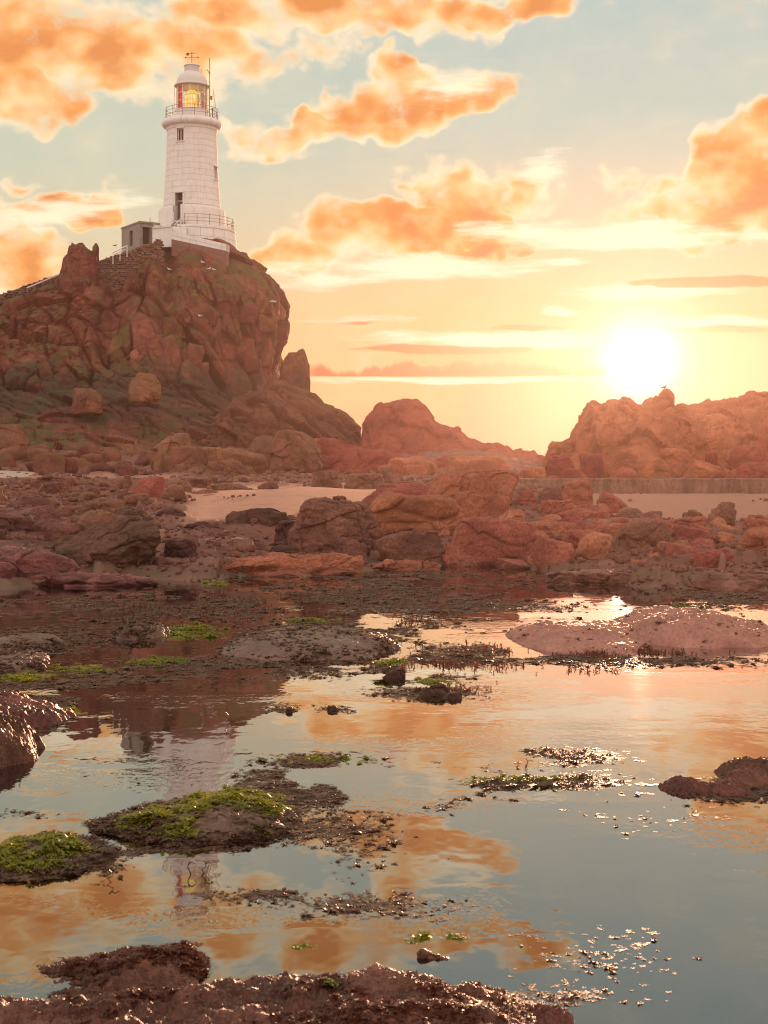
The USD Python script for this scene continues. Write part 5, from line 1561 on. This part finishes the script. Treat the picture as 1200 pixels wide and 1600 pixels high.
scatter('floating_weed', TUFTS, 'scum', pos + [0, 0, 0.001], np.stack([sc * 1.9, sc * 1.3, sc * 0.6], 1), 2, kind='stuff', label='brown floating weed scattered in drifts over the pool', category='weed')


RED = [(640, 970, 34, 6, 60), (690, 962, 30, 5, 30), (850, 1016, 160, 10, 320), (965, 1024, 90, 8, 200), (690, 1042, 90, 8, 160), (725, 1078, 40, 8, 70), (520, 1012, 140, 10, 120), (300, 952, 260, 20, 400), (1040, 1016, 120, 8, 160), (760, 1046, 120, 10, 50), (880, 1048, 110, 5, 40), (450, 935, 200, 16, 200), (820, 1196, 10, 4, 4)]
pos = areas_points(RED, 103, 0.40)
sc = np.random.default_rng(3).lognormal(0, 0.35, len(pos)) * np.interp(pos[:, 1], [6, 12, 22], [0.014, 0.022, 0.030])
scatter('red_seaweed', FRONDS, 'redweed', pos, np.stack([sc, sc, sc], 1), 4, kind='stuff', label='small upright red seaweed fronds standing in the shallows', category='seaweed')
GREEN = [(295, 988, 50, 9, 260), (250, 1034, 45, 6, 160), (40, 1058, 45, 6, 140), (130, 1046, 50, 6, 90), (612, 1052, 22, 5, 120), (676, 1080, 30, 5, 120), (480, 970, 40, 5, 60), (560, 1005, 60, 6, 60), (100, 1112, 30, 6, 60), (500, 1188, 60, 6, 90), (800, 1220, 90, 7, 200), (1160, 1222, 50, 7, 160), (650, 1508, 16, 4, 24), (715, 1508, 12, 5, 30), (512, 1592, 14, 5, 24), (470, 1516, 16, 4, 20), (340, 912, 14, 3, 30), (1070, 946, 20, 4, 30)]
pos = areas_points(GREEN, 105, 0.36)
sc = np.random.default_rng(5).lognormal(0, 0.35, len(pos)) * np.interp(pos[:, 1], [4, 7, 12, 22], [0.010, 0.014, 0.024, 0.04])
lift = np.zeros(len(pos))
for (px_, py_, hh) in ((612, 1052, 0.07), (676, 1080, 0.06), (650, 1508, 0.09), (715, 1508, .08), (512, 1592, .10), (470, 1516, 0.07)):
    Y_ = 3600 / (py_ - HZ)
    x_ = (px_ - CX) * Y_ / FPX
    lift = np.where(np.hypot(pos[:, 0] - x_, (pos[:, 1] - Y_)) < 0.35, hh, lift)
scatter('green_algae', TUFTS, 'green', pos + np.stack([0 * lift, 0 * lift, lift], 1), np.stack([sc * 1.4, sc * 1.4, sc * 0.9], 1), 6, kind='stuff', label='tufts of bright green algae on the stones and shallows', category='algae')
for k, (al, (cx, Yc, hw, dep, h, m), n, s) in enumerate(heaps):
    v, fN = np.array(m.vertices), np.array(m.vertex_normals)
    r = np.random.default_rng(200 + k)
    w = np.clip((v[:, 2] - 0.015) / h, 0, 1) * np.clip((fbm(v * 8, 4, 60 + k) - 0.44) * 6, 0.01, 1)
    i = r.choice(len(v), n, p=w / w.sum())
    sc = r.lognormal(0, .45, n) * 0.013 * (0.8 + 0.2 * s)
    scatter('algae', TUFTS, 'green', v[i] + r.normal(0, .006, (n, 3)), np.stack([sc * 1.3, sc * 1.3, sc * 1.0], 1), 210 + k, parent=al, kind='stuff')
    w = np.clip((fbm(v * 7, 3, 70 + k) - 0.42) * 4, 0.02, 1) * (v[:, 2] > 0.005) + 2.5 * np.exp(-((v[:, 2] - 0.008) / 0.014) ** 2)
    n = int(n * 0.6)
    i = r.choice(len(v), n, p=w / w.sum())
    sc = r.lognormal(0, .4, n) * 0.011
    scatter('brown_weed', TUFTS, 'scum', v[i] + r.normal(0, .006, (n, 3)) * [2, 2, .5], np.stack([sc * 1.4, sc * 1.4, sc * .8], 1), 220 + k, parent=al, kind='stuff')

# weed and shells grown over the gravel heaps, the ledges and the foreground rock
pos, nrmz = [], []
for k, (pr, (cx, Yc, hw, dep, h, m)) in enumerate(HP):
    v = np.array(m.vertices)
    r = np.random.default_rng(400 + k)
    w = np.clip((fbm(v * 3.0, 4, 80 + k) - 0.38) * 4, 0.03, 1) * (v[:, 2] > -0.01) * np.where(v[:, 2] < 0.05, 1.6, 1.0)
    pos.append(v[r.choice(len(v), (260 if 'mound' in pr.GetName() else 2400) if hw > .7 else 1200, p=w / w.sum())])
pos = np.concatenate(pos)
sc = np.random.default_rng(8).lognormal(0, .45, len(pos)) * 0.017
scatter('gravel_weed', TUFTS, 'scum', pos, np.stack([sc, sc, sc * .6], 1), 9, kind='stuff', label='dark weed grown thinly over the gravel heaps', category='weed')
pos = []
for p_ in stage.GetPrimAtPath('/World').GetChildren():
    if p_.GetName().startswith('foreground_rock'):
        v = np.array(UsdGeom.Mesh(p_).GetPointsAttr().Get(), float)
        r = np.random.default_rng(500)
        w = np.clip((fbm(v * 6.0, 4, 88) - 0.45) * 5, 0.01, 1) * (v[:, 2] > 0.0) * (v[:, 1] > 3.9)
        pos.append(v[r.choice(len(v), 5200, p=w / w.sum())])
pos = np.concatenate(pos)
sc = np.random.default_rng(9).lognormal(0, .45, len(pos)) * 0.006
scatter('rock_weed', TUFTS, 'redweed', pos, np.stack([sc * 1.3, sc * 1.3, sc * .9], 1), 11, kind='stuff', label='fine red weed grown over the foreground rock', category='weed')
scatter('shingle', SH[2], 'boulder', SH[0], SH[1], 12, kind='stuff', label='loose shingle lying in the gaps between the rocks', category='shingle')

# thin stalks poking out of the near water
for k, (px_, py_, hh, lab) in enumerate([(298, 1366, .05, 'thin bent stalk standing in the water below the green mound'), (316, 1364, .045, 'thin straight stalk beside the bent one'), (176, 1378, .045, 'short dark stalk at the foot of the left green mound'), (822, 1204, .06, 'dark tufted stalk standing in the glittering weed'), (357, 1126, .09, 'looped thin weed stalk at the edge of the lighthouse reflection')]):
    Y_ = 3600 / (py_ - HZ)
    b0 = np.array([(px_ - CX) * Y_ / FPX, Y_, -0.02])
    r = np.random.default_rng(k)
    pts = [b0 + np.array([r.normal(0, .006) + 0.012 * t * (1 if k % 2 else -1), 0, 0.02 * 0 + (hh + .02) * t]) for t in np.linspace(0, 1, 7)]
    put('weed_stalk', [tube_mesh(pts, 0.0022), tube_mesh(np.array([pts[5], pts[5] + [.012, 0, .008], pts[5] + [.026, 0, .0]]), .002)], M['redweed'], label=lab, category='weed stalk')

# ------------------------------------------------------------------ gulls
def gull(p, size, face, mat, label, group=None, standing=True):
    """A gull about size metres long: body, neck, head, bill, tail and folded wings in one skin, with two legs."""
    s = size / 0.55
    def ball(c, r):
        b = trimesh.creation.icosphere(1, r)
        b.apply_translation(c)
        return b
    def bone(a, ra, b, rb):
        return trimesh.convex.convex_hull(np.vstack([ball(a, ra).vertices, ball(b, rb).vertices]))
    Z = 0.13 if standing else 0.03
    ch = [bone((.05, 0, Z + .08), .085, (-.12, 0, Z + .07), .06), bone((-.12, 0, Z + .07), .055, (-.33, 0, Z + .05), .015), bone((.08, 0, Z + .10), .055, (.14, 0, Z + .21), .036), bone((.14, 0, Z + .22), .042, (.17, 0, Z + .22), .034),
          bone((.18, 0, Z + .215), .016, (.25, 0, Z + .205), .006)]
    for sd in (-1, 1):
        ch.append(bone((.06, sd * .07, Z + .10), .03, (-.30, sd * .025, Z + .08), .012))
        if standing:
            ch.append(bone((0, sd * .03, Z + .02), .012, (.0, sd * .03, 0), .008))
            ch.append(bone((0, sd * .03, 0.005), .008, (.045, sd * .03, 0.004), .006))
    man = m3.Manifold()
    for c in ch:
        man = man + to_man(c)
    man = man.refine_to_length(0.03)
    mm = man.to_mesh()
    t = trimesh.Trimesh(mm.vert_properties[:, :3], mm.tri_verts)
    trimesh.smoothing.filter_taubin(t, iterations=4)
    v = np.array(t.vertices) * s
    v[:, 0] *= face
    f = np.array(t.faces)
    if face < 0:
        f = f[:, ::-1]
    put('gull', (v + np.asarray(p), f), M[mat], smooth=True, label=label, category='gull', group=group)


gull(at(387.5, 412, 149.5), 0.45, -1, 'gullgrey', 'dark gull standing on the shoulder of the cliff right of the lighthouse')
gull(at(180, 386, 146.5), 0.40, 1, 'gullgrey', 'dark gull standing on the path left of the outbuilding')
gull(at(1038, 609, 112), 0.50, 1, 'gullgrey', 'dark gull perched on the pointed tip of the sunlit outcrop')
for px_, py_, lab in ((264, 422, 'white gull resting on the ledge under the revetment wall'), (316, 411, 'white gull highest on the cliff under the retaining wall'), (327, 421, 'white gull sitting left of a pair below the retaining wall'), (334, 422.5, 'white gull sitting right of a pair below the retaining wall'), (425, 472, 'white gull left of two in the hollow of the overhanging cliff edge'), (429, 473, 'white gull right of two in the hollow of the overhanging cliff edge'), (312, 495, 'white gull sitting halfway down the cliff')):
    GULLS.append((px_, py_, lab)) if 'GULLS' in globals() else globals().__setitem__('GULLS', [(px_, py_, lab)])
HLV = np.concatenate([np.array(UsdGeom.Mesh(p).GetPointsAttr().Get()) for p in headland.GetChildren() if p.GetName() == 'rock_face']) + ORIGIN['/World/headland']
HPX, HPY = CX + FPX * HLV[:, 0] / HLV[:, 1], HZ - FPX * (HLV[:, 2] - EYE) / HLV[:, 1]
for px_, py_, lab in GULLS:
    near = np.where((np.abs(HPX - px_) < 3) & (np.abs(HPY - py_) < 3))[0]
    Yn = HLV[near, 1].min() - 0.25 if len(near) else 146.0
    gull(at(px_, py_, Yn), 0.45, 1 if int(px_) % 2 else -1, 'gullwhite', lab, standing=False)
